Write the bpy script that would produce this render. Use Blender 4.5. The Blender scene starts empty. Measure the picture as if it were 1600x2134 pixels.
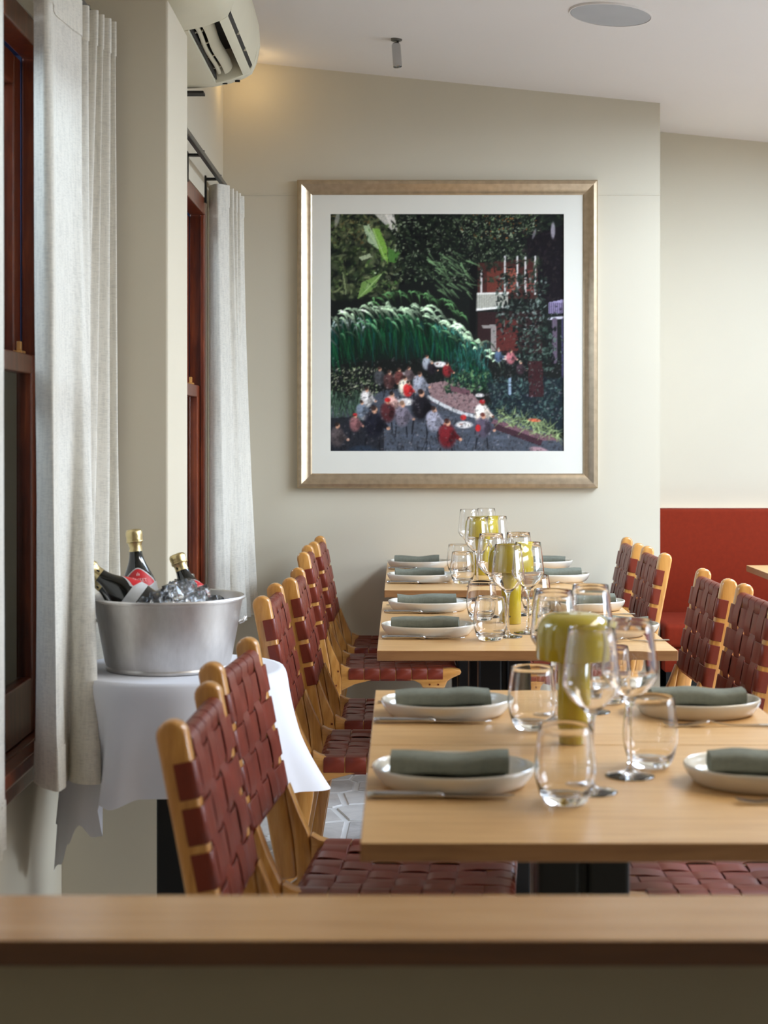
import bpy, bmesh, math, random
import numpy as np
from mathutils import Vector, Matrix, noise as mnoise

random.seed(7)
SC = bpy.context.scene
COL = SC.collection
PI = math.pi
R = math.radians

# ------------------------------------------------------------------ camera
EYE, FPX = 1.28, 3333.0           # eye height, focal length in px of a 1600 x 2134 frame
cam = bpy.data.cameras.new('camera')
camo = bpy.data.objects.new('camera', cam); COL.objects.link(camo)
camo.location = (0, 0, EYE); camo.rotation_euler = (PI / 2, 0, 0)
cam.sensor_width = 36; cam.lens = FPX / 2134 * 36
cam.shift_x = -36 / 2134; cam.shift_y = -160 / 2134
cam.clip_start = 0.05
cam.dof.use_dof = True; cam.dof.focus_distance = 4.9; cam.dof.aperture_fstop = 5.4
SC.camera = camo

# ------------------------------------------------------------------ world, lights, exposure
W = bpy.data.worlds.new('overcast_sky'); SC.world = W; W.use_nodes = True
bg = W.node_tree.nodes['Background']
bg.inputs[0].default_value = (0.74, 0.85, 1.0, 1); bg.inputs[1].default_value = 1.6

def area(name, loc, rot, sx, sy, watts, color):
    l = bpy.data.lights.new(name, 'AREA'); l.shape = 'RECTANGLE'; l.size = sx; l.size_y = sy
    l.energy = watts; l.color = color
    o = bpy.data.objects.new(name, l); COL.objects.link(o); o.location = loc; o.rotation_euler = rot
    return o
# sky seen through the tall opening on the right, the roof window near the back wall and the two sash
# windows on the left; an unseen warm fill added above the front tables
area('daylight_right_opening', (9.0, 0.6, 4.2), (0, R(82), 0), 5.6, 8.4, 2700, (0.75, 0.86, 1.0))
area('daylight_roof_window', (2.45, 5.15, 2.60), (0, R(5.7), 0), 1.25, 2.1, 185, (0.63, 0.785, 1.0))
area('added_warm_fill', (2.05, 3.0, 2.66), (0, R(5.7), 0), 0.7, 1.8, 42, (1.0, 0.88, 0.70))
area('daylight_left_window', (-1.9, 2.9, 2.6), (0, R(-62), 0), 1.2, 3.0, 120, (0.86, 0.92, 1.0))
area('daylight_left_window_far', (-1.9, 5.5, 2.6), (0, R(-62), 0), 1.2, 1.6, 110, (0.86, 0.92, 1.0))

SC.view_settings.view_transform = 'Standard'
SC.view_settings.look = 'None'
SC.view_settings.gamma = 1.0
SC.view_settings.exposure = 0.0
SC.view_settings.use_curve_mapping = False
SC.cycles.use_denoising = True
SC.cycles.max_bounces = 14
SC.cycles.transmission_bounces = 14
SC.cycles.diffuse_bounces = 6
SC.cycles.sample_clamp_indirect = 30.0

# ------------------------------------------------------------------ material helpers
def lin(r, g, b):
    def f(c):
        c /= 255.0
        return c / 12.92 if c <= 0.04045 else ((c + 0.055) / 1.055) ** 2.4
    return (f(r), f(g), f(b), 1.0)

def new_mat(name):
    m = bpy.data.materials.new(name); m.use_nodes = True
    nt = m.node_tree
    return m, nt, nt.nodes['Principled BSDF']

def coords(nt, scale=(1, 1, 1), rot=(0, 0, 0)):
    tc = nt.nodes.new('ShaderNodeTexCoord'); mp = nt.nodes.new('ShaderNodeMapping')
    mp.inputs['Scale'].default_value = scale; mp.inputs['Rotation'].default_value = rot
    nt.links.new(tc.outputs['Object'], mp.inputs[0])
    return mp.outputs[0]

def noise_node(nt, vec, scale, detail=3, rough=0.5, dist=0.0):
    n = nt.nodes.new('ShaderNodeTexNoise')
    n.inputs['Scale'].default_value = scale; n.inputs['Detail'].default_value = detail
    n.inputs['Roughness'].default_value = rough; n.inputs['Distortion'].default_value = dist
    nt.links.new(vec, n.inputs['Vector'])
    return n.outputs['Fac']

def ramp(nt, fac, stops):
    r = nt.nodes.new('ShaderNodeValToRGB'); el = r.color_ramp.elements
    while len(el) < len(stops): el.new(0.5)
    for e, (p, c) in zip(el, stops): e.position = p; e.color = c
    nt.links.new(fac, r.inputs[0])
    return r.outputs[0]

def bump(nt, bsdf, height, strength=0.2, dist=0.002):
    b = nt.nodes.new('ShaderNodeBump'); b.inputs['Strength'].default_value = strength
    b.inputs['Distance'].default_value = dist
    nt.links.new(height, b.inputs['Height']); nt.links.new(b.outputs[0], bsdf.inputs['Normal'])

def plain(name, col, rough=0.5, metal=0.0, var=0.06, vscale=8.0, bmp=0.0, bscale=60.0, spec=0.5, coat=0.0):
    m, nt, b = new_mat(name)
    v = coords(nt)
    lo = tuple(c * (1 - var) for c in col[:3]) + (1,)
    hi = tuple(min(1, c * (1 + var)) for c in col[:3]) + (1,)
    nt.links.new(ramp(nt, noise_node(nt, v, vscale), [(0.3, lo), (0.7, hi)]), b.inputs['Base Color'])
    b.inputs['Roughness'].default_value = rough; b.inputs['Metallic'].default_value = metal
    b.inputs['Specular IOR Level'].default_value = spec
    b.inputs['Coat Weight'].default_value = coat; b.inputs['Coat Roughness'].default_value = 0.12
    if bmp: bump(nt, b, noise_node(nt, v, bscale, 4), bmp)
    return m

def wood(name, dark, mid, light, stretch, scale=9.0, rough=0.38, coat=0.15, bmp=0.05):
    m, nt, b = new_mat(name)
    v = coords(nt, stretch)
    a = noise_node(nt, v, scale, 5, 0.62, 0.6)
    nt.links.new(ramp(nt, a, [(0.25, dark), (0.5, mid), (0.78, light)]), b.inputs['Base Color'])
    b.inputs['Roughness'].default_value = rough
    b.inputs['Coat Weight'].default_value = coat; b.inputs['Coat Roughness'].default_value = 0.2
    bump(nt, b, a, bmp, 0.001)
    return m

def glass_mat(name, col=(1, 1, 1, 1), ior=1.47, rough=0.0):
    m, nt, b = new_mat(name)
    b.inputs['Base Color'].default_value = col; b.inputs['Roughness'].default_value = rough
    b.inputs['IOR'].default_value = ior; b.inputs['Transmission Weight'].default_value = 1.0
    return m

def pane_mat(name, tint=(0.8, 0.86, 0.9, 1)):
    m = bpy.data.materials.new(name); m.use_nodes = True; nt = m.node_tree
    nt.nodes.clear()
    out = nt.nodes.new('ShaderNodeOutputMaterial'); mix = nt.nodes.new('ShaderNodeMixShader')
    tr = nt.nodes.new('ShaderNodeBsdfTransparent'); gl = nt.nodes.new('ShaderNodeBsdfGlossy')
    fr = nt.nodes.new('ShaderNodeFresnel'); fr.inputs[0].default_value = 1.5
    tr.inputs[0].default_value = tint; gl.inputs['Roughness'].default_value = 0.02
    nt.links.new(fr.outputs[0], mix.inputs[0]); nt.links.new(tr.outputs[0], mix.inputs[1])
    nt.links.new(gl.outputs[0], mix.inputs[2]); nt.links.new(mix.outputs[0], out.inputs[0])
    return m

def linen(name, col, trans=0.45, sc=900.0, slub=True):
    m = bpy.data.materials.new(name); m.use_nodes = True; nt = m.node_tree
    b = nt.nodes['Principled BSDF']; out = nt.nodes['Material Output']
    v = coords(nt, (1, 1, 9.0)); v2 = coords(nt, (6, 6, 0.7))
    a = noise_node(nt, v, 60, 4, 0.6); c = noise_node(nt, v2, 22, 5, 0.7)
    mx = nt.nodes.new('ShaderNodeMath'); mx.operation = 'ADD'
    nt.links.new(a, mx.inputs[0]); nt.links.new(c, mx.inputs[1])
    lo = tuple(k * 0.88 for k in col[:3]) + (1,); hi = tuple(min(1, k * 1.08) for k in col[:3]) + (1,)
    rp = ramp(nt, mx.outputs[0], [(0.75, lo), (1.0, col), (1.25, hi)])
    nt.links.new(rp, b.inputs['Base Color']); b.inputs['Roughness'].default_value = 0.9
    b.inputs['Specular IOR Level'].default_value = 0.1
    bump(nt, b, mx.outputs[0], 0.25, 0.001)
    t = nt.nodes.new('ShaderNodeBsdfTranslucent'); nt.links.new(rp, t.inputs[0])
    ms = nt.nodes.new('ShaderNodeMixShader'); ms.inputs[0].default_value = trans
    nt.links.new(b.outputs[0], ms.inputs[1]); nt.links.new(t.outputs[0], ms.inputs[2])
    nt.links.new(ms.outputs[0], out.inputs[0])
    return m

M = {}
M['wall'] = plain('wall_paint', lin(194, 185, 165), 0.75, var=0.02, vscale=1.5, bmp=0.06, bscale=140, spec=0.25)
M['ceiling'] = plain('ceiling_paint', lin(218, 212, 206), 0.8, var=0.012, vscale=1.2, spec=0.2)
M['wall_shaded'] = plain('shaded_wall_paint', lin(152, 142, 120), 0.7, var=0.02, vscale=2, spec=0.3)  # the wall's beige with the camera-side shade put into its colour
M['oak'] = wood('oak_tabletop', lin(190, 144, 90), lin(208, 164, 108), lin(220, 180, 126), (1.0, 12, 12), 5.0, 0.36, 0.12)
M['oak_edge'] = wood('oak_edge', lin(128, 86, 48), lin(150, 104, 62), lin(164, 118, 74), (1.0, 14, 14), 6.0, 0.42, 0.1)
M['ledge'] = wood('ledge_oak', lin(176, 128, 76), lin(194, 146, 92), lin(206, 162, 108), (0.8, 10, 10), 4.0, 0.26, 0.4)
M['ledge_edge_shaded'] = wood('shaded_ledge_oak', lin(76, 42, 12), lin(92, 54, 18), lin(106, 64, 24), (0.8, 10, 10), 4.0, 0.36, 0.2)  # ledge oak darkened to stand for shade on its side faces
M['teak'] = wood('teak_frame', lin(156, 98, 40), lin(194, 136, 66), lin(218, 166, 96), (9, 9, 1.2), 5.0, 0.30, 0.5)
M['teak_rail'] = wood('teak_rail', lin(156, 98, 40), lin(194, 136, 66), lin(218, 166, 96), (1.2, 9, 9), 5.0, 0.30, 0.5)
M['leather'] = plain('oxblood_leather', lin(112, 43, 27), 0.40, var=0.16, vscale=14, bmp=0.08, bscale=420, spec=0.3)
M['mahogany'] = wood('mahogany_frame', lin(66, 24, 10), lin(104, 42, 18), lin(140, 66, 30), (9, 9, 1.0), 5.0, 0.3, 0.45)
M['black'] = plain('black_metal', lin(11, 11, 12), 0.4, var=0.1, spec=0.3)
M['white_cloth'] = plain('white_tablecloth', lin(216, 217, 223), 0.85, var=0.012, vscale=10, bmp=0.08, bscale=700, spec=0.1)
M['linen'] = linen('linen_curtain', lin(221, 216, 204), 0.30)
M['napkin'] = linen('green_napkin', lin(116, 117, 104), 0.0)
M['glass'] = glass_mat('clear_glass')
M['ice'] = glass_mat('clear_ice', (0.97, 0.985, 1.0, 1), 1.31, 0.12)
M['pane'] = pane_mat('window_pane')
M['lamp'] = plain('mustard_enamel', lin(172, 152, 34), 0.11, var=0.03, spec=0.6, coat=0.5)
M['diffuser'] = plain('lamp_diffuser', lin(225, 220, 205), 0.5)
M['plate'] = plain('glazed_stoneware', lin(220, 212, 196), 0.16, var=0.03, spec=0.55, coat=0.3)
M['steel'] = plain('cutlery_steel', lin(196, 196, 198), 0.2, metal=1.0, var=0.04)
M['chrome'] = plain('polished_chrome', lin(190, 190, 190), 0.12, metal=1.0, var=0.02)
M['bottle'] = plain('dark_bottle_glass', lin(10, 14, 10), 0.12, spec=0.6, coat=0.4)
M['foil'] = plain('gold_foil', lin(206, 188, 140), 0.34, metal=1.0, var=0.1, vscale=60, bmp=0.5, bscale=120)
M['label_red'] = plain('red_label', lin(196, 32, 40), 0.45, var=0.03)
M['label_silver'] = plain('silver_label', lin(186, 186, 184), 0.4, var=0.04)
M['label_ink'] = plain('pale_label_ink', lin(240, 200, 196), 0.5)
M['frame'] = plain('champagne_gilt', lin(186, 166, 138), 0.32, metal=0.85, var=0.10, vscale=40, bmp=0.15, bscale=200)
M['mat'] = plain('picture_mount', lin(214, 210, 198), 0.8, var=0.01)
M['velvet'] = plain('rust_velvet', lin(118, 33, 9), 0.85, var=0.07, vscale=70, bmp=0.15, bscale=400, spec=0.2)
M['ac'] = plain('cream_plastic', lin(214, 208, 184), 0.42, var=0.02, spec=0.4)
M['ac_dark'] = plain('dark_plastic', lin(30, 26, 22), 0.6)
M['grille'] = plain('grey_grille', lin(168, 168, 168), 0.7, var=0.03, bmp=0.2, bscale=900)
M['grout'] = plain('white_grout', lin(216, 214, 210), 0.85, var=0.05, vscale=6)
M['grey_metal'] = plain('grey_metal', lin(120, 118, 112), 0.4, metal=0.8)
M['night'] = plain('dark_cladding', lin(74, 92, 132), 0.7, var=0.25, vscale=2)
M['jamb_paint'] = plain('blue_grey_paint', lin(44, 60, 100), 0.5, var=0.15, vscale=5)
M['paving_out'] = plain('outdoor_paving', lin(110, 110, 105), 0.8)

def stone_mat():
    m, nt, b = new_mat('flagstone')
    v = coords(nt); a = noise_node(nt, v, 9, 6, 0.65, 0.5); f = noise_node(nt, v, 60, 4, 0.6)
    oi = nt.nodes.new('ShaderNodeObjectInfo')
    ad = nt.nodes.new('ShaderNodeMath'); ad.operation = 'MULTIPLY_ADD'; ad.inputs[1].default_value = 0.35
    nt.links.new(oi.outputs['Random'], ad.inputs[0]); nt.links.new(a, ad.inputs[2])
    nt.links.new(ramp(nt, ad.outputs[0], [(0.35, lin(150, 146, 140)), (0.6, lin(184, 180, 176)), (0.9, lin(206, 202, 196))]), b.inputs['Base Color'])
    b.inputs['Roughness'].default_value = 0.6
    bump(nt, b, f, 0.25, 0.003)
    return m
M['stone'] = stone_mat()

def steel_bucket():
    m, nt, b = new_mat('frosted_steel')
    v = coords(nt, (1, 1, 0.35)); a = noise_node(nt, v, 16, 5, 0.65); s = noise_node(nt, coords(nt), 5, 4, 0.6)
    nt.links.new(ramp(nt, a, [(0.3, lin(190, 186, 182)), (0.7, lin(222, 219, 216))]), b.inputs['Base Color'])
    rr = nt.nodes.new('ShaderNodeMapRange'); rr.inputs['To Min'].default_value = 0.26; rr.inputs['To Max'].default_value = 0.52
    nt.links.new(s, rr.inputs[0]); nt.links.new(rr.outputs[0], b.inputs['Roughness'])
    b.inputs['Metallic'].default_value = 0.92
    bump(nt, b, noise_node(nt, coords(nt), 160, 3), 0.12, 0.001)
    return m
M['bucket'] = steel_bucket()

# ------------------------------------------------------------------ mesh helpers
class MB:
    def __init__(s): s.v = []; s.f = []
    def add(s, vs, fs):
        o = len(s.v); s.v += [tuple(p) for p in vs]; s.f += [tuple(i + o for i in f) for f in fs]; return s
    def box(s, x0, x1, y0, y1, z0, z1):
        return s.add([(x0, y0, z0), (x1, y0, z0), (x1, y1, z0), (x0, y1, z0), (x0, y0, z1), (x1, y0, z1), (x1, y1, z1), (x0, y1, z1)],
                     [(3, 2, 1, 0), (4, 5, 6, 7), (0, 1, 5, 4), (1, 2, 6, 5), (2, 3, 7, 6), (3, 0, 4, 7)])
    def prism(s, poly, y0, y1):                       # poly in (x, z), extruded along y
        n = len(poly)
        vs = [(x, y0, z) for x, z in poly] + [(x, y1, z) for x, z in poly]
        fs = [tuple(range(n - 1, -1, -1)), tuple(range(n, 2 * n))]
        fs += [(i, (i + 1) % n, (i + 1) % n + n, i + n) for i in range(n)]
        return s.add(vs, fs)
    def lathe(s, prof, seg=32, sx=1.0, sy=1.0, off=(0, 0, 0), wob=0.0):
        vs = []; fs = []; idx = []
        for r, z in prof:
            if r < 1e-6:
                idx.append([len(vs)]); vs.append((off[0], off[1], z + off[2]))
            else:
                ring = []
                for k in range(seg):
                    a = 2 * PI * k / seg; rr = r * (1 + wob * math.sin(3 * a + 1) + wob * 0.6 * math.sin(5 * a))
                    ring.append(len(vs)); vs.append((off[0] + rr * sx * math.cos(a), off[1] + rr * sy * math.sin(a), z + off[2]))
                idx.append(ring)
        for A, B in zip(idx, idx[1:]):
            if len(A) == 1 and len(B) == 1: continue
            for k in range(seg):
                k2 = (k + 1) % seg
                if len(A) == 1: fs.append((A[0], B[k2], B[k]))
                elif len(B) == 1: fs.append((A[k], A[k2], B[0]))
                else: fs.append((A[k], A[k2], B[k2], B[k]))
        return s.add(vs, fs)
    def tube(s, pts, rad, seg=10, cap=True):
        pts = [Vector(p) for p in pts]; rads = rad if isinstance(rad, (list, tuple)) else [rad] * len(pts)
        vs = []; fs = []
        up = Vector((0, 0, 1))
        t0 = (pts[1] - pts[0]).normalized()
        if abs(t0.dot(up)) > 0.9: up = Vector((1, 0, 0))
        for i, p in enumerate(pts):
            t = (pts[min(i + 1, len(pts) - 1)] - pts[max(i - 1, 0)]).normalized()
            a = t.cross(up).normalized(); b = a.cross(t).normalized(); up = b
            for k in range(seg):
                an = 2 * PI * k / seg
                vs.append(p + (a * math.cos(an) + b * math.sin(an)) * rads[i])
        for i in range(len(pts) - 1):
            for k in range(seg):
                k2 = (k + 1) % seg
                fs.append((i * seg + k, i * seg + k2, (i + 1) * seg + k2, (i + 1) * seg + k))
        if cap:
            fs.append(tuple(range(seg - 1, -1, -1))); n = (len(pts) - 1) * seg
            fs.append(tuple(range(n, n + seg)))
        return s.add(vs, fs)
    def ribbon(s, pts, wdir, width, th):              # flat strap along pts, wdir = unit width direction
        pts = [Vector(p) for p in pts]; w = Vector(wdir).normalized(); n = len(pts); vs = []; fs = []
        for i, p in enumerate(pts):
            t = (pts[min(i + 1, n - 1)] - pts[max(i - 1, 0)]).normalized()
            nr = w.cross(t).normalized() * th / 2
            e = w * (width / 2); e2 = w * (width / 2 - 0.0010); e3 = w * (width / 2 - 0.0030)
            vs += [p - e, p - e2 + nr, p - e3 + nr, p + e3 + nr, p + e2 + nr, p + e, p + e2 - nr, p - e2 - nr]
        for i in range(n - 1):
            for k in range(8):
                k2 = (k + 1) % 8
                fs.append((i * 8 + k, i * 8 + k2, (i + 1) * 8 + k2, (i + 1) * 8 + k))
        fs.append(tuple(range(7, -1, -1))); b = (n - 1) * 8
        fs.append(tuple(range(b, b + 8)))
        return s.add(vs, fs)
    def grid(s, nu, nv, fn, closed_u=False):
        vs = [fn(i / (nu if closed_u else nu - 1), j / (nv - 1)) for j in range(nv) for i in range(nu)]
        fs = []
        for j in range(nv - 1):
            for i in range(nu if closed_u else nu - 1):
                i2 = (i + 1) % nu
                fs.append((j * nu + i, j * nu + i2, (j + 1) * nu + i2, (j + 1) * nu + i))
        return s.add(vs, fs)

def obj(name, mb, mat, parent=None, smooth=None, bevel=0.0, segs=2, fix=True):
    me = bpy.data.meshes.new(name)
    bm = bmesh.new()
    vs = [bm.verts.new(p) for p in mb.v]
    for f in mb.f:
        try: bm.faces.new([vs[i] for i in f])
        except ValueError: pass
    if fix: bmesh.ops.recalc_face_normals(bm, faces=bm.faces)
    if bevel:
        ed = [e for e in bm.edges if len(e.link_faces) == 2 and e.calc_face_angle(0) > R(35)]
        bmesh.ops.bevel(bm, geom=ed, offset=bevel, segments=segs, profile=0.5, affect='EDGES', clamp_overlap=True)
    bm.to_mesh(me); bm.free()
    if isinstance(mat, (list, tuple)):
        for m in mat: me.materials.append(m)
    else: me.materials.append(mat)
    if smooth is not None:
        me.shade_smooth()
        if smooth < 179: me.set_sharp_from_angle(angle=R(smooth))
    o = bpy.data.objects.new(name, me); COL.objects.link(o)
    if parent: o.parent = parent
    return o

def tag(o, label, cat, group=None, kind=None):
    o['label'] = label; o['category'] = cat
    if group: o['group'] = group
    if kind: o['kind'] = kind
    return o

def thing(name, label, cat, loc=(0, 0, 0), rz=0.0, group=None):
    o = bpy.data.objects.new(name, None); COL.objects.link(o); o.empty_display_size = 0.05
    o.location = loc; o.rotation_euler = (0, 0, rz)
    return tag(o, label, cat, group)

def struct(name, mb, mat, bevel=0.0, smooth=None, parent=None):
    o = obj(name, mb, mat, parent, smooth, bevel)
    if not parent: o['kind'] = 'structure'
    return o

KIDS = {}
def dup(root, loc, rz, label, group=None):
    r = root.copy(); COL.objects.link(r); r.location = loc; r.rotation_euler = (0, 0, rz)
    r['label'] = label
    if group: r['group'] = group
    if root not in KIDS: KIDS[root] = [(c, list(c.children)) for c in root.children]
    for c, gs in KIDS[root]:
        k = c.copy(); COL.objects.link(k); k.parent = r
        for g in gs:
            q = g.copy(); COL.objects.link(q); q.parent = k
    return r

def pt(px, py, Y):                                    # room point seen at a pixel of the photograph, at depth Y
    return ((px - 836) * Y / FPX, Y, EYE - (py - 907) * Y / FPX)

def ceil_z(x): return 2.8356 - 0.0994 * (x + 0.594)

# ------------------------------------------------------------------ room shell
YB, XC, YR = 6.69, 1.082, 7.27      # back wall, its right corner, recessed wall behind the banquette
XW1, XW2 = -0.845, -0.745           # window walls (near / far bay)
XR, YN = 4.0, -1.6

# floor: a grout bed with crazy-paved flagstones
fl = struct('floor', MB().box(-1.05, XR + 0.1, YN - 0.1, YR + 0.1, -0.06, -0.006), M['grout'])

def clip(poly, nx, ny, d):
    out = []
    for i in range(len(poly)):
        a, b = poly[i], poly[(i + 1) % len(poly)]
        da, db = nx * a[0] + ny * a[1] - d, nx * b[0] + ny * b[1] - d
        if da <= 0: out.append(a)
        if (da < 0) != (db < 0) and da != db:
            t = da / (da - db); out.append((a[0] + (b[0] - a[0]) * t, a[1] + (b[1] - a[1]) * t))
    return out
rs = random.Random(11)
X0, X1, Y0, Y1 = -0.74, 1.08, 2.6, 6.66
seeds = []
ny_, nx_ = 21, 10
for j in range(ny_):
    for i in range(nx_):
        seeds.append((X0 + (i + 0.5 + rs.uniform(-.42, .42)) * (X1 - X0) / nx_, Y0 + (j + 0.5 + rs.uniform(-.42, .42)) * (Y1 - Y0) / ny_))
for k, (sx, sy) in enumerate(seeds):
    poly = [(X0, Y0), (X1, Y0), (X1, Y1), (X0, Y1)]
    gap = rs.uniform(0.004, 0.014)
    for q, (tx, ty) in enumerate(seeds):
        if q == k or (tx - sx) ** 2 + (ty - sy) ** 2 > 1.4: continue
        dx, dy = tx - sx, ty - sy; L = math.hypot(dx, dy); dx /= L; dy /= L
        poly = clip(poly, dx, dy, dx * (sx + tx) / 2 + dy * (sy + ty) / 2 - gap)
        if len(poly) < 3: break
    if len(poly) < 3: continue
    top = rs.uniform(-0.003, 0.0)
    n = len(poly); cx = sum(p[0] for p in poly) / n; cy = sum(p[1] for p in poly) / n
    low = [(p[0] - cx, p[1] - cy, -0.008) for p in poly]
    mid = [(p[0] - cx, p[1] - cy, top - 0.003) for p in poly]
    hi = [((p[0] - cx) * 0.97, (p[1] - cy) * 0.97, top) for p in poly]
    fs = [(i, (i + 1) % n, (i + 1) % n + n, i + n) for i in range(n)] + [(i + n, (i + 1) % n + n, (i + 1) % n + 2 * n, i + 2 * n) for i in range(n)]
    fs.append(tuple(range(2 * n, 3 * n)))
    o = obj('paving_stone', MB().add(low + mid + hi, fs), M['stone'], fl)
    o.location = (cx, cy, 0)

# ceiling: one sloping slab with a skylight opening
def slab(x0, x1, y0, y1):
    return [(x0, y0, ceil_z(x0)), (x1, y0, ceil_z(x1)), (x1, y1, ceil_z(x1)), (x0, y1, ceil_z(x0)),
            (x0, y0, ceil_z(x0) + .12), (x1, y0, ceil_z(x1) + .12), (x1, y1, ceil_z(x1) + .12), (x0, y1, ceil_z(x0) + .12)]
BOXF = [(3, 2, 1, 0), (4, 5, 6, 7), (0, 1, 5, 4), (1, 2, 6, 5), (2, 3, 7, 6), (3, 0, 4, 7)]
cm = MB()
HOLES = ((1.65, 2.45, 2.05, 3.95), (1.80, 3.10, 4.05, 6.25))     # gap for the added warm fill, roof window
for a in ((-1.1, 1.65, YN - .1, YR + .1), (3.10, XR + .2, YN - .1, YR + .1), (1.65, 3.10, YN - .1, 2.05), (1.65, 3.10, 3.95, 4.05), (1.65, 3.10, 6.25, YR + .1),
          (2.45, 3.10, 2.05, 3.95), (1.65, 1.80, 4.05, 6.25)):
    cm.add(slab(*a), BOXF)
struct('ceiling', cm, M['ceiling'])

# walls
struct('wall_back', MB().box(-1.05, XC, YB, YR, -0.05, 2.95), M['wall'])
struct('wall_recess', MB().box(XC, XR + .15, YR, YR + .12, -0.05, 2.95), M['wall'])
struct('wall_near', MB().box(-1.05, XR + .1, YN - .12, YN, -0.05, 3.0), M['wall_shaded'])
W1 = dict(y0=2.25, y1=3.885, z0=0.52, z1=2.24)
W2 = dict(y0=4.62, y1=6.16, z0=0.52, z1=2.18)
wm = MB()
wm.box(XW1 - .2, XW1, YN, W1['y0'], -.05, 3.0)
wm.box(XW1 - .2, XW1, W1['y1'], 3.98, -.05, 3.0)
wm.box(XW1 - .2, XW1, W1['y0'], W1['y1'], -.05, W1['z0'])
wm.box(XW1 - .2, XW1, W1['y0'], W1['y1'], W1['z1'], 3.0)
wm.box(XW2 - .3, XW2, 4.0, W2['y0'], -.05, 3.0)
wm.box(XW2 - .3, XW2, W2['y1'], YB, -.05, 3.0)
wm.box(XW2 - .3, XW2, W2['y0'], W2['y1'], -.05, W2['z0'])
wm.box(XW2 - .3, XW2, W2['y0'], W2['y1'], W2['z1'], 3.0)
struct('wall_left', wm, M['wall'])
struct('wall_pier', MB().box(XW1 - .02, -0.58, 3.981, 4.34, 0, 2.365), M['wall'], bevel=0.006)
rw = MB()
RW = dict(y0=1.8, y1=5.0, z0=0.55, z1=2.0)
rw.box(XR, XR + .12, YN, RW['y0'], -.05, 2.6); rw.box(XR, XR + .12, RW['y1'], YR, -.05, 2.6)
rw.box(XR, XR + .12, RW['y0'], RW['y1'], -.05, RW['z0']); rw.box(XR, XR + .12, RW['y0'], RW['y1'], RW['z1'], 2.6)
struct('wall_right', rw, M['wall'])
w3 = MB()
for k in range(5):
    y = RW['y0'] + k * (RW['y1'] - RW['y0']) / 4
    w3.box(XR - .01, XR + .06, y - .03, y + .03, RW['z0'], RW['z1'])
w3.box(XR - .01, XR + .06, RW['y0'] + .03, RW['y1'] - .03, RW['z0'], RW['z0'] + .05)
w3.box(XR - .01, XR + .06, RW['y0'] + .03, RW['y1'] - .03, RW['z1'] - .05, RW['z1'])
struct('window_3', w3, M['mahogany'])
struct('trim_1', MB().box(XW2, XC, YB - .0025, YB, 2.283, 2.289), M['wall'], bevel=0.001)
struct('baseboard_back', MB().box(XW2, XC, YB - .014, YB, 0, .10), M['wall'], bevel=0.004)

# outside of the left windows: dark cladding of the neighbouring building
struct('wall_neighbour', MB().box(-3.0, -2.8, -1, 22, -.4, 2.2), M['night'])
struct('ground_outside', MB().box(-3.0, -1.06, -1.6, 22, -.42, -.4), M['paving_out'])

# windows -----------------------------------------------------------------
def sash_window(name, xw, w, dep):
    y0, y1, z0, z1 = w['y0'], w['y1'], w['z0'], w['z1']
    def ring(xa, xb, t):
        return (MB().box(xa, xb, y1 - t, y1, z0, z1).box(xa, xb, y0, y0 + t, z0, z1).box(xa, xb, y0 + t, y1 - t, z1 - t, z1).box(xa, xb, y0 + t, y1 - t, z0, z0 + t))
    root = obj(name, ring(xw - .062, xw - .002, .06), M['mahogany'], bevel=0.004)
    obj('outer_jamb', ring(xw - .20, xw - .063, .05), M['jamb_paint'], root, bevel=0.003)
    root['kind'] = 'structure'
    zm = 1.447
    def sash(nm, xa, xb, za, zb, bot, topr):
        s = MB().box(xa, xb, y1 - .06 - .07, y1 - .064, za, zb).box(xa, xb, y0 + .064, y0 + .13, za, zb)
        s.box(xa, xb, y0 + .13, y1 - .13, za, za + bot).box(xa, xb, y0 + .13, y1 - .13, zb - topr, zb)
        f = obj(nm, s, M['mahogany'], root, bevel=0.004)
        xm = (xa + xb) / 2
        obj('pane', MB().box(xm - .002, xm + .002, y0 + .125, y1 - .125, za + bot - .004, zb - topr + .004), M['pane'], f)
    sash('lower_sash', xw - .058, xw - .022, z0 + .062, zm + .022, .13, .045)
    sash('upper_sash', xw - .10, xw - .064, zm - .022, z1 - .064, .045, .07)
    obj('stop_bead', MB().box(xw - .02, xw - .004, y1 - .075, y1 - .06, z0 + .06, z1 - .06), M['mahogany'], root, bevel=0.003)
    sl = obj('sill', MB().prism([(xw - .06, z0 + .06), (xw + .03, z0 + .055), (xw + .034, z0 + .03), (xw + .014, z0 + .012), (xw + .014, z0 - .02), (xw + .004, z0 - .03), (xw - .0, z0 - .03), (xw - .06, z0 + .0)], y0 - .05, y1 + .04), M['mahogany'], root, bevel=0.003)
    obj('sash_lock', MB().box(xw - .056, xw - .034, y1 - .175, y1 - .14, zm + .022, zm + .030).box(xw - .050, xw - .040, y1 - .165, y1 - .15, zm + .030, zm + .052), M['teak'], root, bevel=0.002)
    return root
win1 = sash_window('window_1', XW1, W1, 0.06)
win2 = sash_window('window_2', XW2, W2, 0.06)

# ------------------------------------------------------------------ foreground half wall with an oak ledge
LZ = 0.806
hw = struct('wall_half', MB().box(XW1, 1.6, 1.53, 1.62, 0, LZ - .0255), M['wall_shaded'])
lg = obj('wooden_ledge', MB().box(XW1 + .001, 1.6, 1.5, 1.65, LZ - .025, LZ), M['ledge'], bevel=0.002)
lg.data.materials.append(M['ledge_edge_shaded'])
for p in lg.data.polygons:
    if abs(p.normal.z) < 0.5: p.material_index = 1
tag(lg, 'long oak ledge capping the half wall along the bottom of the view', 'ledge')

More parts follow.
